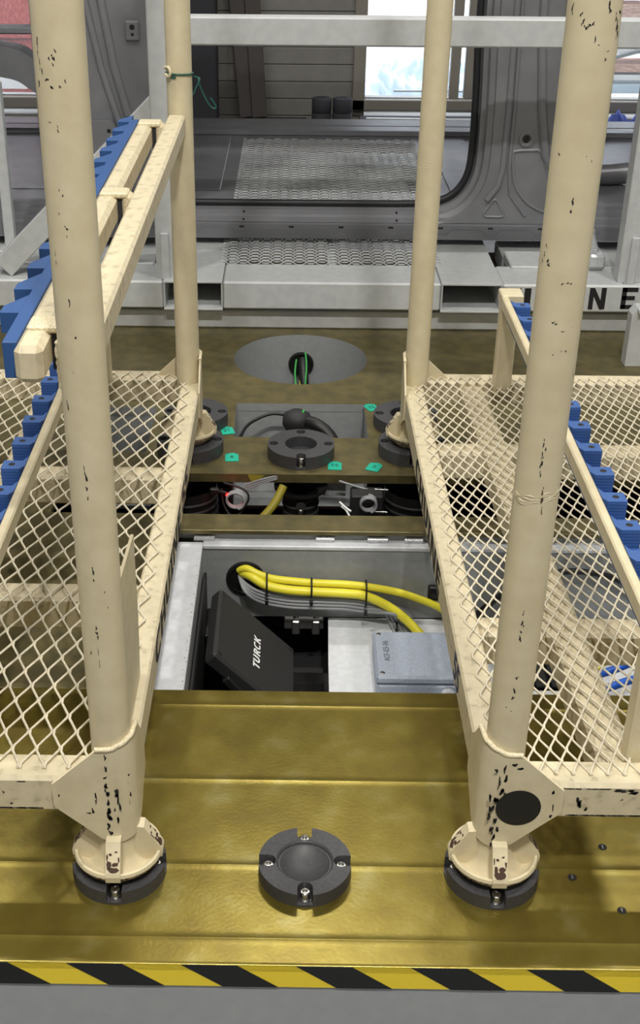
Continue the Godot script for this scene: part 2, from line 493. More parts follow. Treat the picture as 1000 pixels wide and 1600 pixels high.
func hall() -> void:
	var o := structure("floor", "grey concrete factory floor under the platform")
	var b := MB.new()
	b.box(V(-6, FLOOR_Y - 0.2, -8.2), V(6, FLOOR_Y, 6.2))
	part(o, "slab", b, M.floor)
	o = structure("ceiling", "pale factory ceiling above the lamps")
	b = MB.new()
	b.box(V(-6.2, 6.3, -8.3), V(6.2, 6.5, 6.2))
	part(o, "ceiling_sheet", b, M.wall)
	o = structure("wall_left", "pale side wall of the hall on the left")
	b = MB.new()
	b.box(V(-6.2, FLOOR_Y - 0.2, -8.3), V(-6.0, 6.3, 6.2))
	part(o, "wall_sheet", b, M.wall)
	o = structure("wall_right", "pale side wall of the hall on the right")
	b = MB.new()
	b.box(V(6.0, FLOOR_Y - 0.2, -8.3), V(6.2, 6.3, 6.2))
	part(o, "wall_sheet", b, M.wall)
	o = structure("wall_front", "pale hall wall behind the viewer")
	b = MB.new()
	b.box(V(-6.2, FLOOR_Y - 0.2, 6.2), V(6.2, 6.5, 6.4))
	part(o, "wall_sheet", b, M.wall)
	# back wall: horizontal siding boards round two window openings
	o = structure("wall_back", "beige horizontal siding wall behind the van body")
	var wins := [[-4.6, -1.78], [0.5, 3.6]]
	var y0 := FLOOR_Y - 0.2
	var rows := []
	var y := FLOOR_Y
	rows.append([y0, FLOOR_Y + 0.06])
	y = FLOOR_Y + 0.06
	while y < 6.3:
		rows.append([y, min(y + 0.121, 6.3)])
		y += 0.121
		if y > 2.4:
			rows.append([y, 6.3])
			break
	for r in rows:
		var segs := [[-6.2, 6.2]]
		if r[1] > -0.24 and r[0] < 1.9:
			segs = [[-6.2, wins[0][0]], [wins[0][1], wins[1][0]], [wins[1][1], 6.2]]
		for s in segs:
			b = MB.new()
			b.box(V(s[0], r[0] + 0.002, -8.2), V(s[1], r[1] - 0.002, -8.0), 0.004)
			part(o, "siding_board", b, M.siding)
	b = MB.new()
	for s in [[-6.2, wins[0][0]], [wins[0][1], wins[1][0]], [wins[1][1], 6.2]]:
		b.box(V(s[0], y0, -8.3), V(s[1], 6.4, -8.21))
	b.box(V(-6.2, y0, -8.3), V(6.2, -0.26, -8.21))
	b.box(V(-6.2, 1.92, -8.3), V(6.2, 6.4, -8.21))
	part(o, "backing", b, M.siding)
	# windows
	for k in 2:
		var w: Array = wins[k]
		o = structure("window_%d" % (k + 1), ["beige framed window with red stacks outside on the left", "wide sliding window with bright yard outside behind the van"][k])
		b = MB.new()
		b.box(V(w[0] - 0.09, -0.31, -8.02), V(w[1] + 0.09, -0.235, -7.96), 0.005)
		part(o, "sill", b, M.jamb)
		b = MB.new()
		b.box(V(w[0] - 0.09, 1.9, -8.02), V(w[1] + 0.09, 1.98, -7.97), 0.005)
		part(o, "head", b, M.jamb)
		for e in 2:
			b = MB.new()
			b.box(V(w[e] - (0.09 if e == 0 else 0.0), -0.31, -8.02), V(w[e] + (0.09 if e == 1 else 0.0), 1.95, -7.96), 0.005)
			part(o, "jamb", b, M.jamb)
		for x in ([-2.6, -3.4] if k == 0 else [1.165, 1.275, 1.9, 2.05, 2.9]):
			b = MB.new()
			b.box(V(x - 0.035, -0.24, -8.14), V(x + 0.035, 1.9, -8.06), 0.005)
			part(o, "mullion", b, M.jamb)
		b = MB.new()
		b.box(V(w[0], -0.24, -8.103), V(w[1], 1.9, -8.098))
		part(o, "pane", b, M.glass)

# ---------------------------------------------------------------- the machined platform
func platform() -> void:
	var o := thing("transfer_platform", "olive yellow machined steel platform with hazard striped front edge", "platform", V(0, FLOOR_Y, -1.4))
	# front plate, milled in passes: each pass boundary is a faint ridge
	var b := MB.new()
	var prof := []
	var z := 0.2
	var ridges := [0.150, -0.002, -0.209, -0.423]
	prof.append(Vector2(0.2, -0.0015))
	prof.append(Vector2(0.1985, 0.0))
	for i in ridges.size():
		var rz: float = ridges[i]
		var prev: float = prof[-1].x
		for k in range(1, 6):
			prof.append(Vector2(lerpf(prev, rz + 0.02, k / 6.0), 0.0))
		for k in range(-16, 17):
			var dz := k * 0.00125
			prof.append(Vector2(rz - dz, 0.0006 * exp(-dz * dz / (2.0 * 0.005 * 0.005)) + 0.00028 * exp(-dz * dz / (2.0 * 0.0014 * 0.0014))))
	prof.append(Vector2(-0.469, 0.0))
	prof.append(Vector2(-0.47, -0.001))
	var rows := []
	for p in prof:
		rows.append([V(-1.5, p.y, p.x), V(-0.5, p.y, p.x), V(0.5, p.y, p.x), V(1.5, p.y, p.x)])
	b.sheet(rows)
	b.quad(V(-1.5, -0.0015, 0.2), V(1.5, -0.0015, 0.2), V(1.5, -0.014, 0.2), V(-1.5, -0.014, 0.2), V(0, 0, 1))
	b.quad(V(-1.5, -0.001, -0.47), V(1.5, -0.001, -0.47), V(1.5, -0.014, -0.47), V(-1.5, -0.014, -0.47), V(0, 0, -1))
	b.quad(V(-1.5, -0.014, 0.2), V(1.5, -0.014, 0.2), V(1.5, -0.014, -0.47), V(-1.5, -0.014, -0.47), V(0, -1, 0))
	part(o, "front_plate", b, M.plate)
	b = MB.new()
	b.box(V(-1.5, -0.014, -1.105), V(-0.30, 0.0, -0.47), 0.001)
	part(o, "side_plate", b, M.olive)
	b = MB.new()
	b.box(V(0.95, -0.014, -1.105), V(1.5, 0.0, -0.47), 0.001)
	part(o, "side_plate", b, M.olive)
	b = MB.new()
	b.box(V(-1.5, -0.012, -1.186), V(1.5, 0.0, -1.105), 0.001)
	part(o, "cross_strip", b, M.olive)
	for x in [[-1.5, -0.62], [1.05, 1.5]]:
		b = MB.new()
		b.box(V(x[0], -0.02, -1.405), V(x[1], 0.0, -1.186), 0.001)
		part(o, "side_plate", b, M.olive)
	# rear plate with its cut-outs
	var rp := CSGBox3D.new()
	rp.name = "rear_plate"
	rp.size = V(3.0, 0.024, 1.995)
	rp.position = V(0, -0.012, -2.4025) - o.position
	rp.material = M.olive
	o.add_child(rp)
	var cut := CSGBox3D.new()
	cut.name = "rear_cut"
	cut.operation = CSGShape3D.OPERATION_SUBTRACTION
	cut.size = V(0.376, 0.1, 0.232)
	cut.position = V(0, 0, -1.749 + 2.4025)
	cut.material = M.gray
	rp.add_child(cut)
	var cut2 := CSGBox3D.new()
	cut2.name = "side_cut"
	cut2.operation = CSGShape3D.OPERATION_SUBTRACTION
	cut2.size = V(0.2, 0.1, 0.3)
	cut2.position = V(-0.52, 0, -1.68 + 2.4025)
	cut2.material = M.gray
	rp.add_child(cut2)
	var cc := CSGCylinder3D.new()
	cc.name = "round_cut"
	cc.operation = CSGShape3D.OPERATION_SUBTRACTION
	cc.radius = 0.213
	cc.height = 0.1
	cc.sides = 64
	cc.position = V(0.002, 0, -2.226 + 2.4025)
	cc.material = M.gray
	rp.add_child(cc)
	b = MB.new()
	b.box(V(-1.5, -0.0245, -1.408), V(1.5, -0.0005, -1.4052), 0.0005)
	part(o, "edge_band", b, M.gray)
	# yellow paint smear on the edge band
	b = MB.new()
	b.prism(poly([-0.13, -0.022, -0.118, -0.021, -0.105, -0.012, -0.095, -0.003, -0.14, -0.001, -0.136, -0.012]), 0.0006, Transform3D(Basis(), V(0, 0, -1.4052)))
	part(o, "paint_smear", b, mat(C(150, 140, 50), 0.5))
	# lower frame
	b = MB.new()
	b.box(V(-1.49, FLOOR_Y, 0.15), V(1.49, -0.0145, 0.197), 0.002)
	part(o, "front_panel", b, M.body_gray)
	for s in [-1.0, 1.0]:
		b = MB.new()
		b.box(V(min(s * 1.44, s * 1.49), FLOOR_Y, -3.4), V(max(s * 1.44, s * 1.49), -0.025, 0.15), 0.002)
		part(o, "side_panel", b, M.body_gray)
	b = MB.new()
	b.box(V(-1.49, FLOOR_Y, -3.4), V(1.49, -0.025, -3.35), 0.002)
	part(o, "rear_panel", b, M.body_gray)
	b = MB.new()
	b.box(V(-1.44, FLOOR_Y, -3.35), V(1.44, FLOOR_Y + 0.02, 0.15))
	part(o, "bottom_tray", b, M.black_soft)
	# hazard tape
	b = MB.new()
	b.box(V(-1.49, -0.047, 0.197), V(1.49, -0.0015, 0.2), 0.0004)
	var tape := part(o, "hazard_tape", b, M.yellow_tape, "yellow and black striped warning tape")
	for k in range(-7, 11):
		var x0 := -0.356 + 0.171 * k
		if x0 < -1.48 or x0 > 1.3:
			continue
		b = MB.new()
		b.prism(poly([x0, -0.0016, x0 + 0.083, -0.0016, x0 + 0.145, -0.0469, x0 + 0.062, -0.0469]), 0.0006, Transform3D(Basis(), V(0, 0, 0.2)))
		part(tape, "black_stripe", b, M.black_tape)
	# tapped holes in the front plate
	for h in [[0.495, -0.054], [0.431, 0.015], [0.495, 0.084]]:
		b = MB.new()
		b.lathe(V(h[0], 0, h[1]), [Vector2(0.0072, 0.0008), Vector2(0.005, 0.001), Vector2(0.0045, 0.0004), Vector2(0.0, 0.0003)], 16)
		part(o, "tapped_hole", b, M.black)
		b = MB.new()
		b.box(V(h[0] - 0.001, 0.0004, h[1] - 0.004), V(h[0] + 0.001, 0.0012, h[1] + 0.004))
		part(o, "hole_key", b, M.steel_dull)
	# pit lining
	b = MB.new()
	b.box(V(-0.31, -0.04, -1.10), V(-0.238, -0.03, -0.47), 0.002)
	part(o, "pit_flange", b, M.pit_light)
	b = MB.new()
	b.box(V(-0.238, -0.042, -1.122), V(0.95, -0.031, -1.084), 0.002)
	part(o, "pit_flange", b, M.pit_light)
	b = MB.new()
	b.box(V(-0.31, -0.0305, -1.125), V(0.95, -0.012, -1.118), 0.001)
	part(o, "pit_upstand", b, M.gray)
	b = MB.new()
	b.box(V(-0.248, -0.235, -1.096), V(0.95, -0.042, -1.088))
	part(o, "pit_back_wall", b, M.gray)
	b = MB.new()
	b.box(V(-0.246, -0.40, -1.088), V(-0.239, -0.04, -0.48))
	part(o, "pit_side_wall", b, M.gray)
	b = MB.new()
	b.box(V(0.943, -0.40, -1.088), V(0.95, -0.014, -0.48))
	part(o, "pit_side_wall", b, M.gray)
	b = MB.new()
	b.box(V(-0.24, -0.39, -1.30), V(0.95, -0.24, -1.28))
	part(o, "recess_wall", b, M.black_soft)  # black sheet closing the dark recess under the back wall
	b = MB.new()
	b.box(V(-0.31, -0.40, -0.482), V(0.95, -0.014, -0.474))
	part(o, "pit_front_wall", b, M.gray)
	for s in [[-0.255, -0.215], [0.04, 0.075], [0.165, 0.205], [0.255, 0.29]]:
		b = MB.new()
		for k in 6:
			var x := lerpf(s[0], s[1], k / 5.0)
			b.cyl(V(x - 0.004, -0.026, -1.112), V(x + 0.005, -0.027, -1.11), 0.008, 8)
		part(o, "weld_bead", b, M.weld)
	b = MB.new()
	for k in 20:
		var zz := -0.98 + 0.46 * pow(k / 19.0, 0.8) + rng.randf_range(-0.012, 0.012)
		var rr := rng.randf_range(0.0012, 0.003)
		b.lathe(V(-0.242 + rng.randf_range(-0.003, 0.002), -0.0302, zz), [Vector2(rr, 0.0), Vector2(rr * 0.7, rr * 0.6), Vector2(0.0, rr * 0.8)], 6)
	part(o, "weld_dots", b, M.weld, "", "stuff")
	b = MB.new()
	b.box(V(-0.62, -0.2, -1.50), V(1.05, -0.19, -1.19))
	part(o, "slot_floor", b, M.black_soft)
	for q in [[-0.16, -0.085, -0.035, -0.02], [0.06, 0.12, -0.075, -0.03]]:
		b = MB.new()
		b.box(V(q[0], q[2], -1.44), V(q[1], q[3], -1.43), 0.001)
		part(o, "slot_plate", b, M.gray)
	# trough under the rectangular cut-out
	b = MB.new()
	b.box(V(-0.2, -0.22, -1.875), V(0.2, -0.024, -1.866))
	b.box(V(-0.2, -0.22, -1.866), V(-0.19, -0.024, -1.63))
	b.box(V(0.19, -0.22, -1.866), V(0.2, -0.024, -1.63))
	b.box(V(-0.2, -0.225, -1.875), V(0.2, -0.215, -1.63))
	part(o, "trough", b, M.gray)
	b = MB.new()
	b.box(V(-0.63, -0.16, -1.84), V(-0.41, -0.15, -1.5))
	b.box(V(-0.63, -0.16, -1.84), V(-0.41, -0.024, -1.832))
	part(o, "side_trough", b, M.gray)
	# round well
	b = MB.new()
	b.lathe(V(0.002, 0, -2.226), [Vector2(0.213, -0.35), Vector2(0.213, -0.024), Vector2(0.222, -0.024)], 64)
	b.lathe(V(0.002, 0, -2.226), [Vector2(0.0, -0.35), Vector2(0.213, -0.35)], 64)
	part(o, "round_well", b, M.gray)

# ---------------------------------------------------------------- locating discs
func screw(at: Vector3, r := 0.0085, h := 0.010) -> MB:
	var b := MB.new()
	b.lathe(at, [Vector2(r * 1.35, 0.0), Vector2(r * 1.35, 0.0015), Vector2(r, 0.0015), Vector2(r, h - 0.001), Vector2(r * 0.88, h), Vector2(r * 0.55, h), Vector2(r * 0.5, h - 0.005), Vector2(0, h - 0.0055)], 20)
	return b

func disc(called: String, label: String, at: Vector3, r: float, h: float, hole: float, deep: bool, group: String) -> Node3D:
	var o := thing(called, label, "disc", at, group)
	var body := CSGCombiner3D.new()
	body.name = "ring"
	o.add_child(body)
	var c := CSGCylinder3D.new()
	c.name = "ring_blank"
	c.radius = r
	c.height = h
	c.sides = 72
	c.position.y = h / 2
	c.material = M.disc
	body.add_child(c)
	if deep:
		var q := CSGCylinder3D.new()
		q.name = "bore"
		q.operation = CSGShape3D.OPERATION_SUBTRACTION
		q.radius = hole
		q.height = h * 2
		q.sides = 48
		q.position.y = h + 0.006
		q.material = M.disc
		body.add_child(q)
	else:
		var q := CSGCylinder3D.new()
		q.name = "countersink"
		q.operation = CSGShape3D.OPERATION_SUBTRACTION
		q.radius = hole
		q.height = 0.012
		q.sides = 48
		q.position.y = h
		q.material = M.disc
		body.add_child(q)
		var s := CSGSphere3D.new()
		s.name = "dish"
		s.operation = CSGShape3D.OPERATION_SUBTRACTION
		s.radius = 0.062
		s.radial_segments = 48
		s.rings = 32
		s.position.y = h + 0.041
		s.material = M.disc
		body.add_child(s)
	var sr := r - 0.0165
	for k in 4:
		var d := V(sin(k * PI / 2), 0, cos(k * PI / 2))
		var q := CSGCylinder3D.new()
		q.name = "pocket_%d" % k
		q.operation = CSGShape3D.OPERATION_SUBTRACTION
		q.radius = 0.0122
		q.height = h
		q.sides = 24
		q.position = d * sr + V(0, h / 2 + 0.005, 0)
		q.material = M.disc
		body.add_child(q)
		if not deep or k == 0:
			var x := CSGBox3D.new()
			x.name = "slot_%d" % k
			x.operation = CSGShape3D.OPERATION_SUBTRACTION
			x.size = V(0.0244, h, 0.04)
			x.position = d * (sr + 0.02) + V(0, h / 2 + 0.005, 0)
			x.rotation.y = k * PI / 2
			x.material = M.disc
			body.add_child(x)
		var m := MeshInstance3D.new()
		m.name = "screw"
		m.mesh = screw(d * sr + V(0, 0.005, 0), 0.0085, h - 0.012).mesh(M.steel)
		o.add_child(m, true)
	return o

func discs() -> void:
	var g := "black locating discs along the front edge"
	disc("locating_disc", "black screwed disc with empty dished socket between the two front feet", V(0, 0, 0.012), 0.075, 0.026, 0.0435, false, g)
	disc("locating_disc", "black screwed disc under the left rack's front foot", V(-0.2985, 0, 0.012), 0.075, 0.026, 0.053, false, g)
	disc("locating_disc", "black screwed disc under the right rack's front foot", V(0.3, 0, 0.012), 0.075, 0.026, 0.053, false, g)
	g = "thick black rings on the rear plate"
	disc("locating_ring", "thick black ring with open bore in the middle of the rear plate", V(0, 0, -1.52), 0.09, 0.036, 0.043, true, g)
	disc("locating_ring", "thick black ring under the left rack's far foot", V(-0.3, 0, -1.542), 0.09, 0.036, 0.043, true, g)
	disc("locating_ring", "thick black ring under the right rack's far foot", V(0.3, 0, -1.542), 0.09, 0.036, 0.043, true, g)
	disc("locating_ring", "empty thick black ring just behind the left rack's far foot", V(-0.297, 0, -1.726), 0.09, 0.036, 0.043, true, g)
	disc("locating_ring", "empty thick black ring just behind the right rack's far foot", V(0.297, 0, -1.726), 0.09, 0.036, 0.043, true, g)

# ---------------------------------------------------------------- cream racks
func wire_mesh(x0: float, x1: float, z0: float, z1: float, wide: float, tall: float, r: float, y: float) -> MB:
	var b := MB.new()
	var p := wide * 0.5
	var h := tall * 0.5
	var ns := int(abs(x1 - x0) / p)
	var nk := int((z0 - z1) / h)
	var sg: float = sign(x1 - x0)
	for i in ns:
		var path := []
		for k in nk + 1:
			var s := 1.0 if (i + k) % 2 == 0 else -1.0
			var jx := rng.randf_range(-1, 1) * wide * 0.012
			var x := x0 + sg * (p * (i + 0.5)) + s * p * 0.5 * 1.02 + jx
			var z := z0 - k * h
			# flattened bend where two strands hook into each other
			path.append(V(x - s * p * 0.10, y + 0.0012 * s, z + h * 0.12))
			path.append(V(x - s * p * 0.10, y - 0.0012 * s, z - h * 0.12))
		b.tube(path, r, 5, true)
	return b

func saddle(o: Node3D, px: float, pz: float, sx: float, sz: float) -> void:
	# bent plate: flat wing on the beam, wrapped round the post, flat on the inner beam
	var path := [[0.089, 0.0365, 0.165, 0.206], [0.083, 0.0365, 0.157, 0.211], [0.05, 0.0365, 0.127, 0.242], [0.02, 0.0365, 0.099, 0.27], [0.0, 0.0365, 0.088, 0.271]]
	for k in range(1, 9):
		var a := k / 8.0 * PI / 2
		path.append([-0.0365 * sin(a), 0.0365 * cos(a), 0.088 + 0.006 * sin(a), 0.271 + 0.012 * sin(a)])
	path.append([-0.0365, -0.03, 0.10, 0.275])
	path.append([-0.0365, -0.06, 0.12, 0.24])
	path.append([-0.0365, -0.095, 0.14, 0.21])
	var b := MB.new()
	var lo := []
	var hi := []
	var li := []
	var hj := []
	for q in path:
		# the wing slips outwards, the wrap towards the gap
		lo.append(V(px + sx * q[0], q[2], pz + sz * q[1]))
		hi.append(V(px + sx * q[0], q[3], pz + sz * q[1]))
		var ins := 0.86
		var wx: float = q[0] if q[0] > 0 else q[0] * ins
		var wz: float = q[1] * ins if q[0] > -0.0364 else q[1]
		li.append(V(px + sx * wx, q[2], pz + sz * wz))
		hj.append(V(px + sx * wx, q[3], pz + sz * wz))
	for i in path.size() - 1:
		var mid: Vector3 = (lo[i] + hi[i + 1]) * 0.5 - V(px, 0, pz)
		var d: Vector3 = (lo[i + 1] - lo[i])
		var nn := V(d.z, 0, -d.x).normalized()
		if nn.dot(V(-sx * 0.3 if i > 4 else 0.0, 0, sz * 1.0) if i < 13 else V(-sx, 0, 0)) < 0:
			nn = -nn
		var na := nn
		var nb := nn
		if i >= 5 and i < 13:
			var a0 := (i - 5 + 0.0 + 1.0) / 8.0 * PI / 2
			nb = V(-sx * sin(a0), 0, sz * cos(a0))
			na = V(-sx * sin(a0 - PI / 16), 0, sz * cos(a0 - PI / 16))
		b.quads([lo[i], lo[i + 1], hi[i + 1], hi[i]], [na, nb, nb, na])
		b.quads([li[i], li[i + 1], hj[i + 1], hj[i]], [-na, -nb, -nb, -na])
		b.quad(hi[i], hi[i + 1], hj[i + 1], hj[i], Vector3.UP)
		b.quad(lo[i], lo[i + 1], li[i + 1], li[i], Vector3.DOWN)
	b.quad(lo[0], hi[0], hj[0], li[0], V(sx, 0, 0))
	b.quad(lo[-1], hi[-1], hj[-1], li[-1], V(0, 0, -sz))
	part(o, "gusset_plate", b, M.cream)
	# weld bead along the top of the wrap
	b = MB.new()
	var w := []
	for i in range(3, 14):
		w.append((hi[i] + hj[i]) * 0.5 + V(0, 0.001 + 0.0008 * sin(i * 2.3), 0))
	b.tube(w, 0.0045, 7)
	part(o, "weld_bead", b, M.cream_weld)

func foot(o: Node3D, px: float, pz: float, sx: float, y := 0.0) -> void:
	var b := MB.new()
	var at := V(px, y, pz)
	b.lathe(at, [Vector2(0.0705, 0.049), Vector2(0.0690, 0.0545), Vector2(0.0645, 0.0545), Vector2(0.0625, 0.046), Vector2(0.056, 0.038), Vector2(0.046, 0.036), Vector2(0.036, 0.046), Vector2(0.031, 0.060), Vector2(0.0303, 0.09)], 40)
	part(o, "foot_bowl", b, M.cream)
	b = MB.new()
	b.lathe(at, [Vector2(0.0, 0.007), Vector2(0.03, 0.009), Vector2(0.044, 0.016), Vector2(0.0515, 0.0265), Vector2(0.060, 0.034), Vector2(0.068, 0.043), Vector2(0.0705, 0.049)], 40)
	part(o, "foot_underside", b, M.worn)
	for k in 4:
		b = MB.new()
		b.xf = Transform3D(Basis(Vector3.UP, k * PI / 2), at)
		b.prism(poly([0.028, 0.035, 0.06, 0.035, 0.0712, 0.043, 0.0722, 0.054, 0.070, 0.06, 0.044, 0.102, 0.028, 0.104]), 0.023, Transform3D(Basis(V(0, 0, 1), V(0, 1, 0), V(-1, 0, 0)), V(0.0115, 0, 0)))
		part(o, "foot_rib", b, M.cream)
		b = MB.new()
		var fu := V(0, 0.042, -0.026).normalized()
		var fx := Basis(V(1, 0, 0), fu, V(1, 0, 0).cross(fu))
		for q in [[0.0, 0.006, 0.0098, 0.0065], [0.004, 0.015, 0.006, 0.004], [-0.006, 0.013, 0.004, 0.007], [-0.009, 0.026, 0.0016, 0.007], [0.009, 0.022, 0.0018, 0.006], [-0.004, 0.030, 0.003, 0.0025], [0.005, 0.034, 0.003, 0.0018]]:
			b.xf = Transform3D(Basis(Vector3.UP, k * PI / 2), at) * Transform3D(fx, V(0, 0.06, 0.070))
			b.prism(flake(q[2], q[3]), 0.0004, Transform3D(Basis(), V(q[0], q[1], 0)))
		part(o, "worn_patches", b, M.rust, "brown bare metal where the paint is rubbed off", "stuff")

func chips_flat(o: Node3D, list: Array, z: float) -> void:
	var b := MB.new()
	for c in list:
		for k in 4:
			var s := 0.5 if k > 0 else 0.8
			var off := Vector2(rng.randf_range(-1, 1) * c[2] * 0.9, rng.randf_range(-1, 1) * c[3] * 0.9) if k > 0 else Vector2()
			var f := flake(c[2] * s, c[3] * s)
			if z < 0.035:
				# keep the flakes on the flat face of the beam
				for i in f.size():
					f[i].y = clampf(c[1] + off.y + f[i].y, 0.1442 + 0.0004 * i, 0.1998 - 0.0003 * i) - c[1] - off.y
			if Geometry2D.triangulate_polygon(f).is_empty():
				continue
			b.prism(f, 0.0003, Transform3D(Basis(), V(c[0] + off.x, c[1] + off.y, z)))
	part(o, "paint_chips", b, M.chip, "bare dark steel where paint has flaked off", "stuff")

func chips_round(o: Node3D, list: Array, px: float, pz: float, r: float) -> void:
	for rusty in [0, 1]:
		var b := MB.new()
		for c in list:
			if int(c[4]) != rusty:
				continue
			for k in 3:
				var s := 0.4 if k > 0 else 0.65
				var da: float = 0.0 if k == 0 else rng.randf_range(-1, 1) * c[2] / r
				var dy: float = 0.0 if k == 0 else rng.randf_range(-1, 1) * c[3]
				var f := flake(c[2] * s, c[3] * s)
				var ctr: float = deg_to_rad(c[0]) + da
				var pts := []
				for q in f:
					var a := ctr + q.x / r
					pts.append(V(px + sin(a) * r, c[1] + dy + q.y, pz + cos(a) * r))
				var mid := V(px + sin(ctr) * r, c[1] + dy, pz + cos(ctr) * r)
				for i in pts.size():
					b.tri(mid, pts[i], pts[(i + 1) % pts.size()], V(sin(ctr), 0, cos(ctr)))
		if b.v.size() > 0:
			part(o, "paint_chips" if rusty == 0 else "rust_spots", b, M.chip if rusty == 0 else M.rust, "dark chips in the cream paint" if rusty == 0 else "rusty spots in the cream paint", "stuff")

func weld_ring(o: Node3D, px: float, pz: float, y: float, r: float) -> void:
	# flattened, painted-over weld seam: a few low uneven beads
	var b := MB.new()
	for m in 4:
		var path := []
		var a0 := rng.randf_range(0, TAU)
		for k in 41:
			var a := TAU * k / 40.0
			path.append(V(px + sin(a) * r, y + (m - 1.5) * 0.0035 + 0.004 * sin(a * 2.0 + 0.5) + 0.0016 * sin(a * 7.0 + a0), pz + cos(a) * r) + V(sin(a), 0, cos(a)) * 0.0004 * sin(a * 9.0 + a0))
		b.tube(path, 0.0028, 6, false)
	part(o, "weld_seam", b, M.cream)

func rack(sx: float) -> void:
	var left := sx < 0
	var px := -0.2985 if left else 0.3
	var zf := -1.542
	var o := thing("storage_rack", "cream steel rack on the left with upper comb rail and coarse mesh deck" if left else "cream steel rack on the right with low blue comb and fine mesh deck", "rack", V(px, 0.01, zf))
	var X := func(a: float, c: float) -> Array: return [min(sx * a, sx * c), max(sx * a, sx * c)]
	# posts
	for z in [0.008, zf]:
		var b := MB.new()
		b.lathe(V(px if z > 0.0 else sx * 0.300, 0, z), [Vector2(0.0303, 0.05), Vector2(0.0303, 2.1), Vector2(0.0, 2.1)], 40)
		part(o, "post", b, M.cream)
	if left:
		chips_round(o, CHIPS_LN, px, 0.008, 0.0305)
	else:
		chips_round(o, CHIPS_RN, px, 0.008, 0.0305)
		weld_ring(o, px, 0.008, 0.7, 0.0281)
		weld_ring(o, px, zf, 0.78, 0.0279)
	# deck frame
	var e: Array = X.call(0.268, 0.318)
	var b := MB.new()
	b.box(V(e[0], 0.137, -1.58), V(e[1], 0.206, -0.02), 0.004)
	var beam := part(o, "inner_beam", b, M.cream_dirty)
	e = X.call(0.33, 1.2)
	b = MB.new()
	b.box(V(e[0], 0.138, -0.03), V(e[1], 0.206, 0.03), 0.006)
	part(o, "front_beam", b, M.cream_dirty)
	b = MB.new()
	e = X.call(0.318, 1.2)
	b.box(V(e[0], 0.138, -1.61), V(e[1], 0.206, -1.55), 0.006)
	part(o, "back_beam", b, M.cream_dirty)
	for z in ([-1.02, -0.515] if left else [-1.165, -0.415]):
		b = MB.new()
		e = X.call(0.318, 1.2)
		b.box(V(e[0], 0.128, z - 0.03), V(e[1], 0.198, z + 0.03), 0.006)
		part(o, "cross_beam", b, M.cream_dirty)
	b = MB.new()
	if left:
		b.bar(V(-0.66, 0.163, -1.55), V(-0.66, 0.163, -0.03), 0.06, 0.066, 0.006)
	else:
		b.bar(V(0.447, 0.163, -1.55), V(0.492, 0.163, -0.03), 0.062, 0.066, 0.006)
	part(o, "deck_beam", b, M.cream_dirty)
	b = wire_mesh(sx * 0.292, sx * 1.19, 0.005, -1.60, 0.038 if left else 0.0262, 0.0815 if left else 0.0555, 0.0024 if left else 0.0021, 0.2085)
	part(o, "wire_mesh", b, M.wire, "cream diamond wire mesh", "stuff")
	# feet and gussets
	saddle(o, px, 0.008, sx, 1.0)
	saddle(o, sx * 0.300, zf, sx, -1.0)
	foot(o, px, 0.012, sx)
	foot(o, sx * 0.300, zf, sx, 0.014)
	if left:
		chips_flat(o, CHIPS_SL, 0.0446)
		chips_flat(o, CHIPS_BL, 0.0301)
	else:
		chips_flat(o, CHIPS_SR, 0.0446)
		chips_flat(o, CHIPS_BR, 0.0301)
		b = MB.new()
		var circ := PackedVector2Array()
		for k in 32:
			circ.append(Vector2(cos(TAU * k / 32), sin(TAU * k / 32)) * 0.0345)
		b.prism(circ, 0.0006, Transform3D(Basis(), V(0.3225, 0.172, 0.0446)))
		part(o, "black_spot", b, M.black, "round black spot on the gusset plate")
	# stencilled letters on the face towards the gap
	if left:
		text(beam, "lettering", "CHUINE 55", 0.052, M.ink, V(-0.2676, 0.171, -0.70), V(0, 0, -1), V(0, 1, 0), 0.0008, 1).scale = V(2.0, 1.0, 1.0)
	else:
		text(beam, "lettering", "CHUINE", 0.052, M.ink, V(0.2676, 0.171, -0.86), V(0, 0, 1), V(0, 1, 0), 0.0008, 1).scale = V(2.0, 1.0, 1.0)
		text(beam, "lettering", "55", 0.05, mat(C(52, 62, 92), 0.7), V(0.2676, 0.171, -0.30), V(0, 0, 1), V(0, 1, 0), 0.0008, 1)
	# lower comb on its own rail
	b = MB.new()
	e = X.call(0.497, 0.514)
	b.box(V(e[0], 0.43, -1.54), V(e[1], 0.461, -0.02), 0.003)
	part(o, "comb_rail", b, M.cream)
	for z in [[-1.545, -1.505], [-0.07, -0.03]]:
		b = MB.new()
		e = X.call(0.500, 0.545)
		b.box(V(e[0], 0.19, z[0]), V(e[1], 0.43, z[1]), 0.004)
		part(o, "comb_post", b, M.cream)
	b = MB.new()
	e = X.call(0.497, 0.553)
	b.box(V(e[0], 0.43, -1.555), V(e[1], 0.4635, -1.495), 0.003)
	part(o, "comb_end_cap", b, M.cream)
	b = MB.new()
	e = X.call(0.514, 0.558)
	b.box(V(e[0], 0.395, -1.495), V(e[1], 0.425, -0.05), 0.001)
	var comb := part(o, "comb_strip", b, M.blue)
	for k in 14:
		var z := -0.11 - 0.1005 * k
		b = MB.new()
		b.xf = Transform3D(Basis(V(1, 0, 0), V(0, 0, 1), V(0, -1, 0)), V(0, 0.46, 0))
		# plan outline: chamfered towards the rail side
		b.prism(poly([sx * 0.5145, z - 0.052, sx * 0.522, z - 0.034, sx * 0.556, z - 0.034, sx * 0.556, z, sx * 0.522, z, sx * 0.5145, z - 0.014]), 0.035)
		for g in 5:
			b.xf = Transform3D()
			b.box(V(min(sx * 0.5235, sx * 0.5555), 0.429 + g * 0.006, z), V(max(sx * 0.5235, sx * 0.5555), 0.4322 + g * 0.006, z + 0.0007))
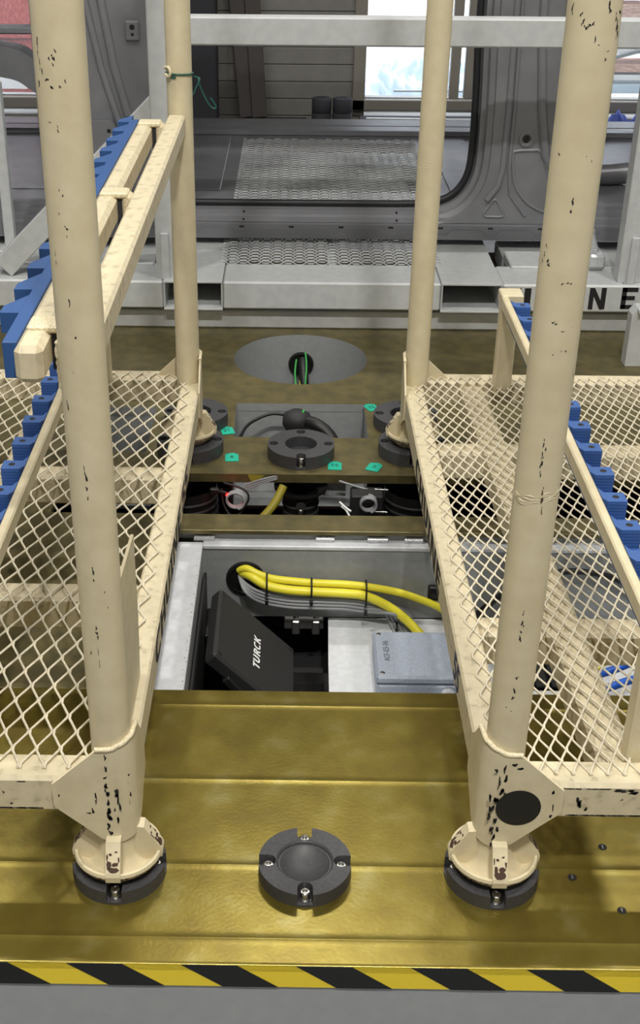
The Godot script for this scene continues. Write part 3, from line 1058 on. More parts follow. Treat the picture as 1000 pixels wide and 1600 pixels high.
		part(comb, "tooth", b, M.blue)
		b = MB.new()
		b.lathe(V(sx * 0.539, 0.4601, z - 0.018), [Vector2(0.0062, 0.0), Vector2(0.0, 0.0002)], 16)
		part(comb, "bolt_hole", b, M.black)
	if not left:
		return
	# guard plate behind the near post
	b = MB.new()
	b.prism(poly([0.025, 0.205, 0.17, 0.2, 0.235, 0.206, 0.252, 0.32, 0.25, 0.476, 0.02, 0.497]), 0.005, Transform3D(Basis(V(0, 0, -1), V(0, 1, 0), V(1, 0, 0)), V(-0.2885, 0, 0)))
	part(o, "guard_plate", b, M.cream)
	# upper rails
	b = MB.new()
	b.box(V(-0.327, 0.846, -1.515), V(-0.286, 0.892, -0.02), 0.005)
	part(o, "upper_rail", b, M.cream_dirty)
	b = MB.new()
	b.box(V(-0.390, 0.842, -1.44), V(-0.352, 0.893, 0.0), 0.008)
	part(o, "comb_carrier", b, M.cream_dirty)
	for z in [-1.405, -0.78, -0.085]:
		b = MB.new()
		b.box(V(-0.384, 0.888, z - 0.02), V(-0.332, 0.899, z + 0.022), 0.003)
		b.box(V(-0.343, 0.842, z - 0.02), V(-0.326, 0.893, z + 0.02), 0.004)
		part(o, "rail_bracket", b, M.cream_weld)
		b = MB.new()
		b.box(V(-0.353, 0.835, z - 0.016), V(-0.3425, 0.888, z + 0.016), 0.001)
		part(o, "spacer", b, M.dark_stuff)
	# weld lump where the rail meets the near post
	b = MB.new()
	var w := []
	for k in 12:
		w.append(V(-0.3285 + rng.randf_range(-0.002, 0.002), lerpf(0.90, 0.835, k / 11.0), -0.008 + rng.randf_range(-0.002, 0.002)))
	b.tube(w, 0.007, 7)
	part(o, "weld_bead", b, M.cream_weld)
	b = MB.new()
	b.box(V(-0.410, 0.838, -1.47), V(-0.391, 0.889, -0.03), 0.001)
	comb = part(o, "upper_comb", b, M.blue_up)
	for k in 14:
		var z := -0.145 - 0.1 * k
		b = MB.new()
		b.xf = Transform3D(Basis(V(1, 0, 0), V(0, 0, 1), V(0, -1, 0)), V(0, 0.888, 0))
		b.prism(poly([-0.409, z, -0.437, z, -0.437, z - 0.028, -0.409, z - 0.078]), 0.03)
		part(comb, "tooth", b, M.blue_up)

# ---------------------------------------------------------------- van skid
func expanded(x0: float, x1: float, z0: float, z1: float, wide: float, tall: float, y: float) -> MB:
	# raised expanded metal: wavy ribbons joined at their bends
	var b := MB.new()
	var h := tall * 0.5
	var nr := int((z0 - z1) / h)
	var half := wide * 0.5
	var nk := int((x1 - x0) / (half * 0.25))
	for i in nr:
		var a := []
		var c := []
		for k in nk + 1:
			var ph := float(k) * 0.25 + (1.0 if i % 2 == 1 else 0.0)
			var s := cos(ph * PI)
			s = clampf(s * 1.5, -1.0, 1.0)
			var p := V(x0 + k * half * 0.25, y + 0.004 * s, z0 - h * (i + 0.5) - s * h * 0.5)
			a.append(p + V(0, 0.002, -0.0013))
			c.append(p + V(0, -0.002, 0.0013))
		b.sheet([a, c], V(0, 0.7, 0.7))
		var d := []
		for q in a:
			d.append(q + V(0, -0.0022, -0.002))
		b.sheet([a, d], V(0, 0.7, -0.7))
	return b

func skid() -> void:
	var o := thing("van_skid", "light grey welded steel skid with forklift pockets carrying the van body", "skid", V(0.3, 0.0, -2.9))
	for s in [[-1.7, -0.455], [-0.257, 0.466], [0.668, 1.7]]:
		var b := MB.new()
		b.box(V(s[0], 0.08, -2.66), V(s[1], 0.175, -2.46), 0.006)
		part(o, "front_beam", b, M.skid)
	var b := MB.new()
	b.box(V(-1.7, 0.0, -2.62), V(1.7, 0.062, -2.50), 0.004)
	part(o, "base_beam", b, M.skid)
	for s in [[-0.455, -0.257], [0.466, 0.668]]:
		b = MB.new()
		b.box(V(s[0] + 0.001, 0.078, -3.4), V(s[1] - 0.001, 0.085, -2.452), 0.001)
		b.box(V(s[0] + 0.001, 0.170, -3.4), V(s[1] - 0.001, 0.177, -2.456), 0.001)
		b.box(V(s[0] + 0.001, 0.08, -3.4), V(s[0] + 0.006, 0.175, -2.458), 0.001)
		b.box(V(s[1] - 0.006, 0.08, -3.4), V(s[1] - 0.001, 0.175, -2.458), 0.001)
		b.box(V(s[0] + 0.006, 0.085, -3.3), V(s[1] - 0.006, 0.17, -3.29))
		part(o, "fork_pocket", b, M.skid)
	# steps behind the front beam
	for s in [[-1.7, -0.50], [0.72, 1.7]]:
		b = MB.new()
		b.box(V(s[0], 0.15, -2.80), V(s[1], 0.187, -2.62), 0.004)
		part(o, "step_plate", b, M.skid)
		b = MB.new()
		b.box(V(s[0], 0.1, -3.0), V(s[1], 0.165, -2.80), 0.004)
		part(o, "step_plate", b, M.skid)
	for z in [-3.45, -4.15]:
		b = MB.new()
		b.box(V(-1.7, 0.06, z - 0.06), V(1.7, 0.16, z + 0.06), 0.005)
		part(o, "rear_beam", b, M.skid)
	for x in [-1.65, 1.65]:
		b = MB.new()
		b.box(V(x - 0.05, 0.06, -4.2), V(x + 0.05, 0.16, -2.6), 0.005)
		part(o, "side_beam", b, M.skid)
		b = MB.new()
		b.box(V(x - 0.05, FLOOR_Y, -4.2), V(x + 0.05, 0.06, -4.1), 0.005)
		part(o, "leg", b, M.skid)
	# grate in front of the sill
	b = expanded(-0.275, 0.492, -2.645, -2.985, 0.078, 0.034, 0.181)
	part(o, "grate", b, M.expanded, "silver expanded metal grate", "stuff")
	for x in [-0.235, 0.11, 0.45]:
		b = MB.new()
		b.box(V(x - 0.012, 0.09, -3.0), V(x + 0.012, 0.168, -2.66))
		part(o, "grate_bearer", b, M.skid)
	# uprights, top rail, brace
	for x in [-0.446, 1.092]:
		b = MB.new()
		b.box(V(x - 0.032 if x < 0 else x - 0.04, 0.173, -2.56), V(x + 0.030 if x < 0 else x + 0.045, 2.2, -2.49), 0.004)
		part(o, "upright", b, M.skid)
		b = MB.new()
		b.box(V(x - 0.014, 0.175, -2.489), V(x + 0.012, 0.33, -2.476), 0.002)
		part(o, "stop_tab", b, M.skid)
		b = MB.new()
		for k in 16:
			b.lathe(V(x + (0.027 if x < 0 else -0.02), (0.68 + k * 0.009 if k < 8 else 0.90 + k * 0.007) if x < 0 else 0.176, -2.489 + (0.0 if x < 0 else k * 0.001)), [Vector2(0.0045, -0.003), Vector2(0.004, 0.003), Vector2(0.0, 0.004)], 6)
		part(o, "weld_bead", b, M.weld)
	b = MB.new()
	b.box(V(-0.414, 0.908, -2.555), V(1.052, 0.991, -2.488), 0.005)
	part(o, "top_rail", b, M.skid)
	b = MB.new()
	b.bar(V(-0.455, 0.728, -2.52), V(-0.99, 0.20, -2.52), 0.05, 0.075, 0.003, V(0.7, 0.7, 0))
	part(o, "brace", b, M.skid)
	b = MB.new()
	b.box(V(-1.035, 0.18, -2.79), V(-1.0, 0.75, -2.75), 0.003)
	part(o, "thin_upright", b, M.skid)
	# rounded support stub at the right
	b = MB.new()
	b.box(V(0.975, 0.186, -2.72), V(1.032, 0.235, -2.60), 0.008)
	b.box(V(0.965, 0.23, -2.76), V(1.012, 0.30, -2.70), 0.012)
	b.bar(V(0.995, 0.21, -2.63), V(0.985, 0.28, -2.72), 0.045, 0.045, 0.01)
	part(o, "support_stub", b, M.weld)
	b = MB.new()
	b.box(V(-1.05, 0.186, -2.90), V(-0.95, 0.2, -2.70), 0.003)
	part(o, "support_stub", b, M.skid)
	# hand painted letters
	var strokes := [[[0.669, 0.088, 0.684, 0.164]], [[0.712, 0.098, 0.730, 0.163], [0.742, 0.098, 0.764, 0.163], [0.716, 0.088, 0.760, 0.103]], [[0.836, 0.09, 0.852, 0.164]], [[0.957, 0.092, 0.972, 0.166], [0.996, 0.094, 1.012, 0.167]], [[1.064, 0.096, 1.080, 0.168], [1.064, 0.154, 1.116, 0.169], [1.064, 0.126, 1.108, 0.140], [1.064, 0.095, 1.116, 0.109]]]
	for k in strokes.size():
		b = MB.new()
		for s in strokes[k]:
			b.box(V(s[0], s[1], -2.4605), V(s[2], s[3], -2.459))
		if k == 3:
			b.prism(poly([0.957, 0.166, 0.973, 0.166, 1.012, 0.094, 0.996, 0.092]), 0.0015, Transform3D(Basis(), V(0, 0, -2.4603)))
		part(o, "painted_letter", b, M.ink, "hand painted black letter")
	# stop block bolted to the platform, at the right edge of the picture
	b = MB.new()
	b.prism(poly([1.03, 0.0, 1.2, 0.0, 1.2, 0.19, 1.045, 0.19, 1.03, 0.17]), 0.05, Transform3D(Basis(), V(0, 0, -2.24)))
	b.box(V(1.045, 0.18, -2.24), V(1.2, 0.192, -2.165), 0.002)
	single("stop_block", b, M.skid, "grey upright stop block on the plate below the letter E", "block")

# ---------------------------------------------------------------- van body
func van() -> void:
	var o := thing("primed_van", "dark grey primed van body shell with open side door", "van body", V(0.3, 0.2, -3.6))
	var zo := -2.90
	# rocker sill: pressed profile swept along x
	var prof := [Vector2(-2.885, 0.200), Vector2(-2.885, 0.250), Vector2(-2.893, 0.254), Vector2(-2.90, 0.255), Vector2(-2.902, 0.272), Vector2(-2.925, 0.276), Vector2(-2.927, 0.292), Vector2(-2.95, 0.295), Vector2(-2.952, 0.309), Vector2(-2.975, 0.311), Vector2(-2.98, 0.302)]
	var b := MB.new()
	for i in prof.size() - 1:
		var d: Vector2 = prof[i + 1] - prof[i]
		var nn := V(0, -d.x, d.y).normalized()
		if nn.z + nn.y < 0:
			nn = -nn
		b.quad(V(-1.7, prof[i].y, prof[i].x), V(1.9, prof[i].y, prof[i].x), V(1.9, prof[i + 1].y, prof[i + 1].x), V(-1.7, prof[i + 1].y, prof[i + 1].x), nn)
	b.quad(V(-1.7, 0.2, -2.885), V(1.9, 0.2, -2.885), V(1.9, 0.2, -3.0), V(-1.7, 0.2, -3.0), V(0, -1, 0))
	b.quad(V(-1.7, 0.302, -2.98), V(1.9, 0.302, -2.98), V(1.9, 0.2, -3.0), V(-1.7, 0.2, -3.0), V(0, 0, -1))
	var sill := part(o, "rocker_sill", b, M.van)
	# pressed wave along the lower flange
	b = MB.new()
	var wave := PackedVector2Array()
	wave.append(Vector2(-1.7, 0.201))
	wave.append(Vector2(1.9, 0.201))
	var pitch := 0.178
	var xs := []
	for k in range(-9, 11):
		xs.append(-0.21 + k * pitch)
	xs.reverse()
	wave.append(Vector2(1.9, 0.236))
	for x in xs:
		if x < -1.6 or x > 1.8:
			continue
		wave.append(Vector2(x + 0.038, 0.236))
		wave.append(Vector2(x + 0.020, 0.218))
		wave.append(Vector2(x - 0.020, 0.218))
		wave.append(Vector2(x - 0.038, 0.236))
	wave.append(Vector2(-1.7, 0.236))
	b.prism(wave, 0.007, Transform3D(Basis(), V(0, 0, -2.885)))
	part(sill, "pressed_flange", b, M.van)
	for x in xs:
		b = MB.new()
		b.box(V(x - 0.009, 0.238, -2.886), V(x + 0.009, 0.245, -2.8845), 0.0005)
		part(sill, "slot", b, M.black)  # black plates stand for the shaded holes in the flange
	for x in [-0.203, 0.345]:
		for q in [[0.2625, -2.9015], [0.284, -2.9265], [0.302, -2.9515]]:
			b = MB.new()
			b.prism(poly([x - 0.005, q[0] + 0.004, x + 0.005, q[0] + 0.004, x + 0.002, q[0] - 0.005, x - 0.002, q[0] - 0.005]), 0.001, Transform3D(Basis(), V(0, 0, q[1])))
			part(sill, "drain_notch", b, M.black)
	# cargo floor, far sill
	b = MB.new()
	b.box(V(-1.7, 0.285, -4.25), V(-0.225, 0.302, -2.98), 0.002)
	b.box(V(0.487, 0.285, -4.25), V(1.9, 0.302, -2.98), 0.002)
	b.box(V(-0.225, 0.285, -3.03), V(0.487, 0.302, -2.98), 0.002)
	b.box(V(-0.225, 0.285, -4.25), V(0.487, 0.302, -3.98), 0.002)
	var fl := part(o, "cargo_floor", b, M.van)
	b = MB.new()
	for s in [[-0.42, -0.30], [0.56, 0.72], [0.85, 1.0], [-1.3, -0.6]]:
		b.box(V(s[0], 0.302, -4.1), V(s[1], 0.3065, -3.15), 0.002)
	b.box(V(-1.7, 0.302, -4.22), V(1.9, 0.326, -4.12), 0.004)
	part(fl, "floor_ribs", b, M.van)
	b = MB.new()
	b.box(V(-1.7, 0.2, -4.40), V(1.9, 0.322, -4.25), 0.004)
	part(o, "far_sill", b, M.van)
	b = expanded(-0.243, 0.505, -2.985, -4.02, 0.074, 0.0385, 0.3085)
	part(o, "floor_grate", b, M.expanded, "expanded metal grate on the van floor", "stuff")
	# door opening edge swept with its pressed steps
	var edge := [V(0.587, 1.6, 0), V(0.589, 1.1, 0), V(0.590, 0.868, 0), V(0.596, 0.70, 0), V(0.598, 0.56, 0), V(0.596, 0.47, 0), V(0.586, 0.413, 0), V(0.560, 0.366, 0), V(0.522, 0.336, 0), V(0.47, 0.320, 0), V(0.40, 0.314, 0), V(0.2, 0.3125, 0), V(-0.42, 0.3125, 0)]
	edge = smooth(edge, 5)
	var outs := []
	for i in edge.size():
		var d: Vector3 = edge[min(i + 1, edge.size() - 1)] - edge[max(i - 1, 0)]
		outs.append(V(-d.y, d.x, 0).normalized())
	var steps := [[0.0, -2.99], [0.004, -2.962], [0.018, -2.958], [0.022, -2.935], [0.037, -2.931], [0.042, -2.912], [0.060, -2.905], [0.064, -2.898], [0.085, -2.896]]
	b = MB.new()
	var rws := []
	for s in steps:
		var line := []
		for i in edge.size():
			var p: Vector3 = edge[i] + outs[i] * s[0]
			p.y = max(p.y, 0.256 + (0.31 - 0.256) * 0.0)
			line.append(V(p.x, max(edge[i].y + outs[i].y * s[0], 0.256), s[1]))
		rws.append(line)
	for i in rws.size() - 1:
		b.sheet([rws[i], rws[i + 1]], V(-0.5, 0.3, 0.8))
	part(o, "door_opening_flange", b, M.van)
	b = MB.new()
	var seal := []
	for i in edge.size():
		seal.append(edge[i] + outs[i] * 0.003 + V(0, 0, -2.955))
	b.tube(seal, 0.0125, 8)
	part(o, "door_seal", b, M.rubber)
	# B pillar panel
	b = MB.new()
	var pil := PackedVector2Array()
	for i in edge.size():
		var p: Vector3 = edge[i] + outs[i] * 0.083
		if p.x > 0.55:
			pil.append(Vector2(p.x, max(p.y, 0.257)))
	pil.append(Vector2(0.55, 0.256))
	pil.append(Vector2(1.02, 0.256))
	pil.append(Vector2(0.99, 0.33))
	pil.append(Vector2(0.90, 0.48))
	pil.append(Vector2(0.875, 0.68))
	pil.append(Vector2(0.862, 0.9))
	pil.append(Vector2(0.85, 1.6))
	b.prism(pil, 0.02, Transform3D(Basis(), V(0, 0, -2.916)))
	var bp := part(o, "side_pillar", b, M.van)
	var emboss := func(pts: Array, r: float, closed: bool) -> void:
		var path := []
		for q in pts:
			path.append(V(q[0], q[1], -2.897))
		if closed:
			path.append(path[0])
		var bb := MB.new()
		bb.tube(path, r, 8)
		part(bp, "pressed_rib", bb, M.van)
	emboss.call([[0.652, 0.293], [0.655, 0.284], [0.665, 0.281], [0.714, 0.281], [0.722, 0.284], [0.724, 0.293], [0.697, 0.337], [0.690, 0.342], [0.682, 0.340]], 0.005, true)
	var pocket := smooth([V(0.93, 0.292, 0), V(0.86, 0.302, 0), V(0.80, 0.335, 0), V(0.757, 0.39, 0), V(0.742, 0.45, 0), V(0.738, 0.50, 0), V(0.747, 0.512, 0), V(0.80, 0.515, 0), V(0.835, 0.508, 0), V(0.868, 0.43, 0), V(0.89, 0.40, 0)], 4)
	var pp := []
	for q in pocket:
		pp.append([q.x, q.y])
	emboss.call(pp, 0.006, false)
	emboss.call([[0.708, 1.6], [0.704, 0.9], [0.708, 0.66], [0.706, 0.45], [0.695, 0.39], [0.66, 0.34]], 0.012, false)
	emboss.call([[0.775, 1.6], [0.795, 0.9], [0.82, 0.66], [0.848, 0.5], [0.90, 0.42]], 0.016, false)
	emboss.call([[0.722, 1.6], [0.722, 0.9], [0.728, 0.66], [0.728, 0.45], [0.74, 0.36], [0.80, 0.285]], 0.007, false)
	b = MB.new()
	b.lathe(V(0, 0, 0), [Vector2(0.026, 0.0), Vector2(0.025, 0.006), Vector2(0.018, 0.006), Vector2(0.015, 0.001), Vector2(0.012, 0.001)], 28)
	var hole := part(bp, "pillar_hole_rim", b, M.van)
	hole.transform = Transform3D(Basis(V(1, 0, 0), V(0, 0, 1), V(0, -1, 0)), V(0.778, 0.553, -2.896))
	b = MB.new()
	b.lathe(V(0, 0.0008, 0), [Vector2(0.0125, 0.0), Vector2(0.0, 0.0006)], 20)
	hole = part(bp, "pillar_hole", b, M.black)
	hole.transform = Transform3D(Basis(V(1, 0, 0), V(0, 0, 1), V(0, -1, 0)), V(0.778, 0.553, -2.8955))
	# front pillar panel on the left
	b = MB.new()
	b.prism(poly([-0.45, 0.256, -0.45, 1.6, -0.86, 1.6, -0.84, 0.9, -0.80, 0.55, -0.78, 0.36, -0.80, 0.256]), 0.02, Transform3D(Basis(), V(0, 0, -2.925)))
	var fp := part(o, "front_pillar", b, M.van)
	b = MB.new()
	b.tube([V(-0.735, 1.2, -2.904), V(-0.725, 0.99, -2.904), V(-0.685, 0.78, -2.904), V(-0.634, 0.60, -2.904), V(-0.60, 0.50, -2.904)], 0.013, 8)
	part(fp, "pressed_rib", b, M.van)
	b = MB.new()
	b.tube([V(-0.685, 1.2, -2.906), V(-0.672, 0.99, -2.906), V(-0.64, 0.78, -2.906), V(-0.60, 0.62, -2.906)], 0.016, 8)
	part(fp, "pressed_rib", b, M.van)
	b = MB.new()
	b.box(V(-0.596, 0.862, -2.906), V(-0.548, 0.927, -2.894), 0.006)
	var br := part(fp, "hinge_bracket", b, M.van)
	for q in [[0.907, 0.009], [0.884, 0.0055]]:
		b = MB.new()
		b.lathe(V(0, 0, 0), [Vector2(q[1], 0.0), Vector2(0.0, 0.0006)], 18)
		var hh := part(br, "bracket_hole", b, M.black)
		hh.transform = Transform3D(Basis(V(1, 0, 0), V(0, 0, 1), V(0, -1, 0)), V(-0.571, q[0], -2.8938))
	b = MB.new()
	b.prism(poly([-0.78, 0.60, -0.655, 0.605, -0.645, 0.59, -0.625, 0.55, -0.60, 0.48, -0.60, 0.36, -0.78, 0.36]), 0.02, Transform3D(Basis(), V(0, 0, -2.90)))
	var lp := part(o, "corner_bracket", b, M.van)
	b = MB.new()
	b.box(V(-0.672, 0.566, -2.881), V(-0.660, 0.578, -2.879))
	part(lp, "bracket_hole", b, M.black)
	# curved cross member and lower beams seen at the far left
	b = MB.new()
	var top := smooth([V(-1.6, 0.83, 0), V(-1.13, 0.776, 0), V(-1.016, 0.735, 0), V(-0.9, 0.65, 0)], 5)
	var bot := smooth([V(-1.6, 0.70, 0), V(-1.143, 0.665, 0), V(-1.026, 0.618, 0), V(-0.93, 0.54, 0)], 5)
	var fen := PackedVector2Array()
	for q in top:
		fen.append(Vector2(q.x, q.y))
	bot.reverse()
	for q in bot:
		fen.append(Vector2(q.x, q.y))
	b.prism(fen, 0.12, Transform3D(Basis(), V(0, 0, -3.5)))
	part(o, "cross_member", b, M.van)
	b = MB.new()
	b.box(V(-1.7, 0.80, -3.6), V(-0.95, 0.825, -3.5), 0.005)
	part(o, "window_ledge", b, M.van)
	# roof and outer side rails; roof is unseen, placed to shade inside
	b = MB.new()
	b.box(V(-1.7, 1.78, -4.4), V(1.9, 1.82, -2.9), 0.01)
	part(o, "unseen_roof", b, M.van)
	for x in [-1.7, 1.85]:
		b = MB.new()
		b.box(V(x, 0.25, -4.4), V(x + 0.05, 1.8, -2.95), 0.005)
		part(o, "end_panel", b, M.van)
	for x in [-1.2, 1.55]:
		b = MB.new()
		b.box(V(x, 0.3, -4.4), V(x + 0.12, 1.8, -4.34), 0.005)
		part(o, "far_pillar", b, M.van)
	b = MB.new()
	b.tube(smooth([V(0.98, 0.36, -3.3), V(1.08, 0.335, -3.3), V(1.25, 0.345, -3.3), V(1.4, 0.38, -3.3)], 5), 0.04, 12)
	part(o, "wheel_arch_rib", b, M.van)

# ---------------------------------------------------------------- in the pit
func cable(called: String, label: String, pts: Array, r: float, m: Material, group := "") -> void:
	var b := MB.new()
	b.tube(smooth(pts, 6), r, 10)
	single(called, b, m, label, "cable", group)

func tie(at: Vector3, across: float, height: float, label: String) -> void:
	var b := MB.new()
	var path := []
	for k in 17:
		var a := TAU * k / 16.0
		path.append(at + V(0.0, cos(a) * height, sin(a) * across))
	b.tube(path, 0.0022, 6, false)
	b.box(at + V(-0.004, -height - 0.01, across - 0.003), at + V(0.004, -height + 0.004, across + 0.005), 0.001)
	single("cable_tie", b, M.black, label, "cable tie", "black ties round the pit cables")

func pit_contents() -> void:
	# black sleeve in the back wall
	var b := MB.new()
	b.lathe(V(0, 0, 0), [Vector2(0.048, 0.0), Vector2(0.047, 0.006), Vector2(0.040, 0.007), Vector2(0.038, 0.001), Vector2(0.0, 0.0005)], 32)
	var g := single("cable_grommet", b, M.black, "black round cable hole where the yellow cables start", "grommet")
	g.transform = Transform3D(Basis(V(1, 0, 0), V(0, 0, 1), V(0, -1, 0)), V(-0.135, -0.125, -1.088))
	var z := -1.062
	cable("yellow_cable", "upper thick yellow cable running along the pit wall", [V(-0.15, -0.10, -1.085), V(-0.13, -0.088, -1.072), V(-0.10, -0.098, z), V(-0.06, -0.110, z), V(0.027, -0.119, z), V(0.10, -0.122, z), V(0.158, -0.128, z), V(0.235, -0.143, z), V(0.291, -0.163, z), V(0.34, -0.186, z), V(0.40, -0.23, z)], 0.0095, M.yellow, "yellow pit cables")
	cable("yellow_cable", "lower thick yellow cable bending down to the blue-grey box", [V(-0.142, -0.108, -1.085), V(-0.12, -0.102, -1.06), V(-0.085, -0.119, -1.048), V(-0.03, -0.130, -1.045), V(0.047, -0.135, -1.045), V(0.11, -0.138, -1.045), V(0.158, -0.145, -1.045), V(0.215, -0.172, -1.04), V(0.262, -0.207, -1.03), V(0.30, -0.236, -1.0)], 0.0115, M.yellow, "yellow pit cables")
	for k in 4:
		var d := k * 0.0092
		cable("grey_cable", ["topmost", "second", "third", "lowest"][k] + " thin grey cable of the bunch under the yellow ones", [V(-0.15, -0.115, -1.085), V(-0.135, -0.125 - d * 0.5, -1.065 + d * 0.5), V(-0.10, -0.140 - d, -1.052), V(-0.03, -0.156 - d, -1.052), V(0.06, -0.159 - d, -1.052), V(0.11, -0.160 - d, -1.052), V(0.157, -0.166 - d, -1.052), V(0.200 + d, -0.185, -1.056 + d), V(0.222 + d, -0.225, -1.05), V(0.232 + d, -0.238, -1.02)], 0.0046, M.cable_gray, "thin grey cables under the yellow ones")
	for k in 3:
		var d := k * 0.008
		cable("grey_cable", ["left", "middle", "right"][k] + " grey cable of the bunch turning down beside the box", [V(0.12, -0.158 - d, -1.066), V(0.165, -0.162 - d, -1.066), V(0.205, -0.175 - d * 0.3, -1.066), V(0.245 + d, -0.203, -1.062), V(0.265 + d, -0.234, -1.05), V(0.272 + d, -0.238, -1.01)], 0.0042, M.cable_gray, "grey cables turning down beside the box")
	tie(V(-0.082, -0.121, -1.052), 0.024, 0.030, "black cable tie nearest the cable hole")
	tie(V(0.026, -0.128, -1.052), 0.024, 0.024, "black cable tie in the middle of the yellow cables")
	tie(V(0.158, -0.143, -1.052), 0.024, 0.036, "black cable tie where the grey cables turn down")
	tie(V(0.236, -0.226, -1.045), 0.018, 0.008, "small black tie round the left grey bunch")
	tie(V(0.272, -0.222, -1.052), 0.018, 0.008, "small black tie round the right grey bunch")
	b = MB.new()
	b.box(V(0.312, -0.175, -1.088), V(0.338, -0.135, -1.072), 0.003)
	b.cyl(V(0.325, -0.155, -1.072), V(0.325, -0.155, -1.062), 0.008, 12)
	single("sensor", b, M.black, "small black sensor on the pit wall above the blue-grey box", "sensor")
	# light floor panel
	b = MB.new()
	b.prism(poly([0.062, -0.49, 0.94, -0.49, 0.94, -1.085, 0.07, -1.085, 0.066, -0.9]), 0.008, Transform3D(Basis(V(1, 0, 0), V(0, 0, 1), V(0, -1, 0)), V(0, -0.236, 0)))
	single("floor_panel", b, M.pit_light, "pale grey sheet on the pit floor under the blue-grey box", "panel")
	# junction box
	var o := thing("junction_box", "blue-grey junction box with screwed lid in the pit", "box", V(0.27, -0.236, -0.84))
	b = MB.new()
	b.box(V(0.17, -0.236, -0.93), V(0.375, -0.192, -0.752), 0.006)
	part(o, "body", b, M.box_blue)
	b = MB.new()
	b.box(V(0.168, -0.190, -0.932), V(0.377, -0.168, -0.750), 0.006)
	var lid := part(o, "lid", b, M.box_blue)
	for q in [[0.182, -0.917], [0.182, -0.765], [0.363, -0.917], [0.363, -0.765]]:
		b = MB.new()
		b.lathe(V(q[0], -0.168, q[1]), [Vector2(0.006, 0.0), Vector2(0.005, 0.0008), Vector2(0.0, 0.0008)], 12)
		part(lid, "lid_screw", b, M.steel_dull)
		b = MB.new()
		b.box(V(q[0] - 0.004, -0.1675, q[1] - 0.001), V(q[0] + 0.004, -0.1665, q[1] + 0.001))
		part(lid, "screw_slot", b, M.black)
	text(lid, "lettering", "ACF-03-96", 0.0125, M.ink, V(0.196, -0.168, -0.85), V(0, 0, -1), V(-1, 0, 0), 0.0005)
	b = MB.new()
	b.cyl(V(0.33, -0.215, -0.752), V(0.33, -0.215, -0.738), 0.016, 20)
	part(o, "cable_gland", b, M.pit_light)
	# black screen housing, tilted
	var A := V(-0.186, -0.056, -0.935)
	var ex := V(0.172, -0.170, 0.0).normalized()
	var ez := V(0, 0, 1)
	var up := ez.cross(ex).normalized()
	o = thing("operator_panel", "black tilted operator panel with white maker's lettering in the pit", "panel", V(-0.1, -0.3, -0.8))
	b = MB.new()
	b.obox(Transform3D(Basis(ex, up, ez), A + ex * 0.122 + ez * 0.131 - up * 0.018), V(0.122, 0.018, 0.131), 0.006)
	var shell := part(o, "housing", b, M.black_soft)
	for q in [[0.016, 0.016], [0.016, 0.246], [0.228, 0.016], [0.228, 0.246]]:
		b = MB.new()
		b.cyl(A + ex * q[0] + ez * q[1] - up * 0.002, A + ex * q[0] + ez * q[1] + up * 0.0006, 0.006, 14)
		part(shell, "screw_hole", b, M.black)
	text(shell, "lettering", "TURCK", 0.020, M.white, A + ex * 0.122 + ez * 0.135 + up * 0.0002, V(0, 0, -1), -ex, 0.0006, 2).scale = V(1.35, 1.0, 1.0)
	b = MB.new()
	b.bar(A + ex * 0.10 + ez * 0.2 - up * 0.03, V(-0.15, -0.38, -0.70), 0.03, 0.04, 0.004)
	part(o, "stand", b, M.black)
	b = MB.new()
	b.bar(A + ex * 0.06 + ez * 0.262 - up * 0.03, A + ex * 0.24 + ez * 0.262 - up * 0.05, 0.015, 0.02, 0.003)
	part(o, "hinge_rail", b, M.black)
	# black cabinet the panel folds out of
	o = thing("control_cabinet", "black open control cabinet beside the operator panel", "cabinet", V(-0.1, -0.4, -0.8))
	b = MB.new()
	b.box(V(-0.236, -0.39, -1.075), V(-0.229, -0.10, -0.50), 0.002)
	part(o, "side_sheet", b, M.black_soft)
	b = MB.new()
	b.box(V(-0.229, -0.39, -1.07), V(-0.165, -0.20, -0.95), 0.003)
	part(o, "rear_box", b, M.black)
	b = MB.new()
	b.box(V(-0.225, -0.18, -0.62), V(-0.165, -0.172, -0.50), 0.002)
	var sh := part(o, "shelf_bracket", b, M.black_soft)
	b = MB.new()
	b.lathe(V(-0.185, -0.172, -0.57), [Vector2(0.004, 0.0), Vector2(0.0, 0.002)], 10)
	part(sh, "screw", b, M.steel)
	b = MB.new()
	b.box(V(-0.229, -0.395, -1.08), V(0.06, -0.385, -0.49))
	part(o, "dark_void_floor", b, M.black)  # black sheet stands for the dark void of the pit
	b = MB.new()
	b.box(V(-0.04, -0.275, -1.12), V(0.06, -0.245, -1.09), 0.003)
	b.box(V(-0.02, -0.285, -1.11), V(0.0, -0.245, -1.08), 0.003)
	b.box(V(0.03, -0.285, -1.11), V(0.05, -0.245, -1.08), 0.003)
	part(o, "hinge_plate", b, M.steel_dull)
	cable("black_cable", "thin black cable beside the pale pit panel", [V(0.0, -0.28, -0.84), V(0.04, -0.27, -0.76), V(0.052, -0.29, -0.68), V(0.04, -0.34, -0.60)], 0.004, M.black)
	# right part of the pit, seen through the mesh deck
	cable("blue_cable", "upper blue cable in the pit under the right mesh", [V(0.52, -0.16, -0.66), V(0.58, -0.11, -0.665), V(0.657, -0.10, -0.685), V(0.74, -0.09, -0.722), V(0.85, -0.12, -0.8)], 0.009, M.cable_blue, "blue cables under the right mesh")
	cable("blue_cable", "lower blue cable in the pit under the right mesh", [V(0.53, -0.17, -0.61), V(0.58, -0.115, -0.615), V(0.645, -0.10, -0.628), V(0.72, -0.10, -0.663), V(0.85, -0.13, -0.72)], 0.009, M.cable_blue, "blue cables under the right mesh")
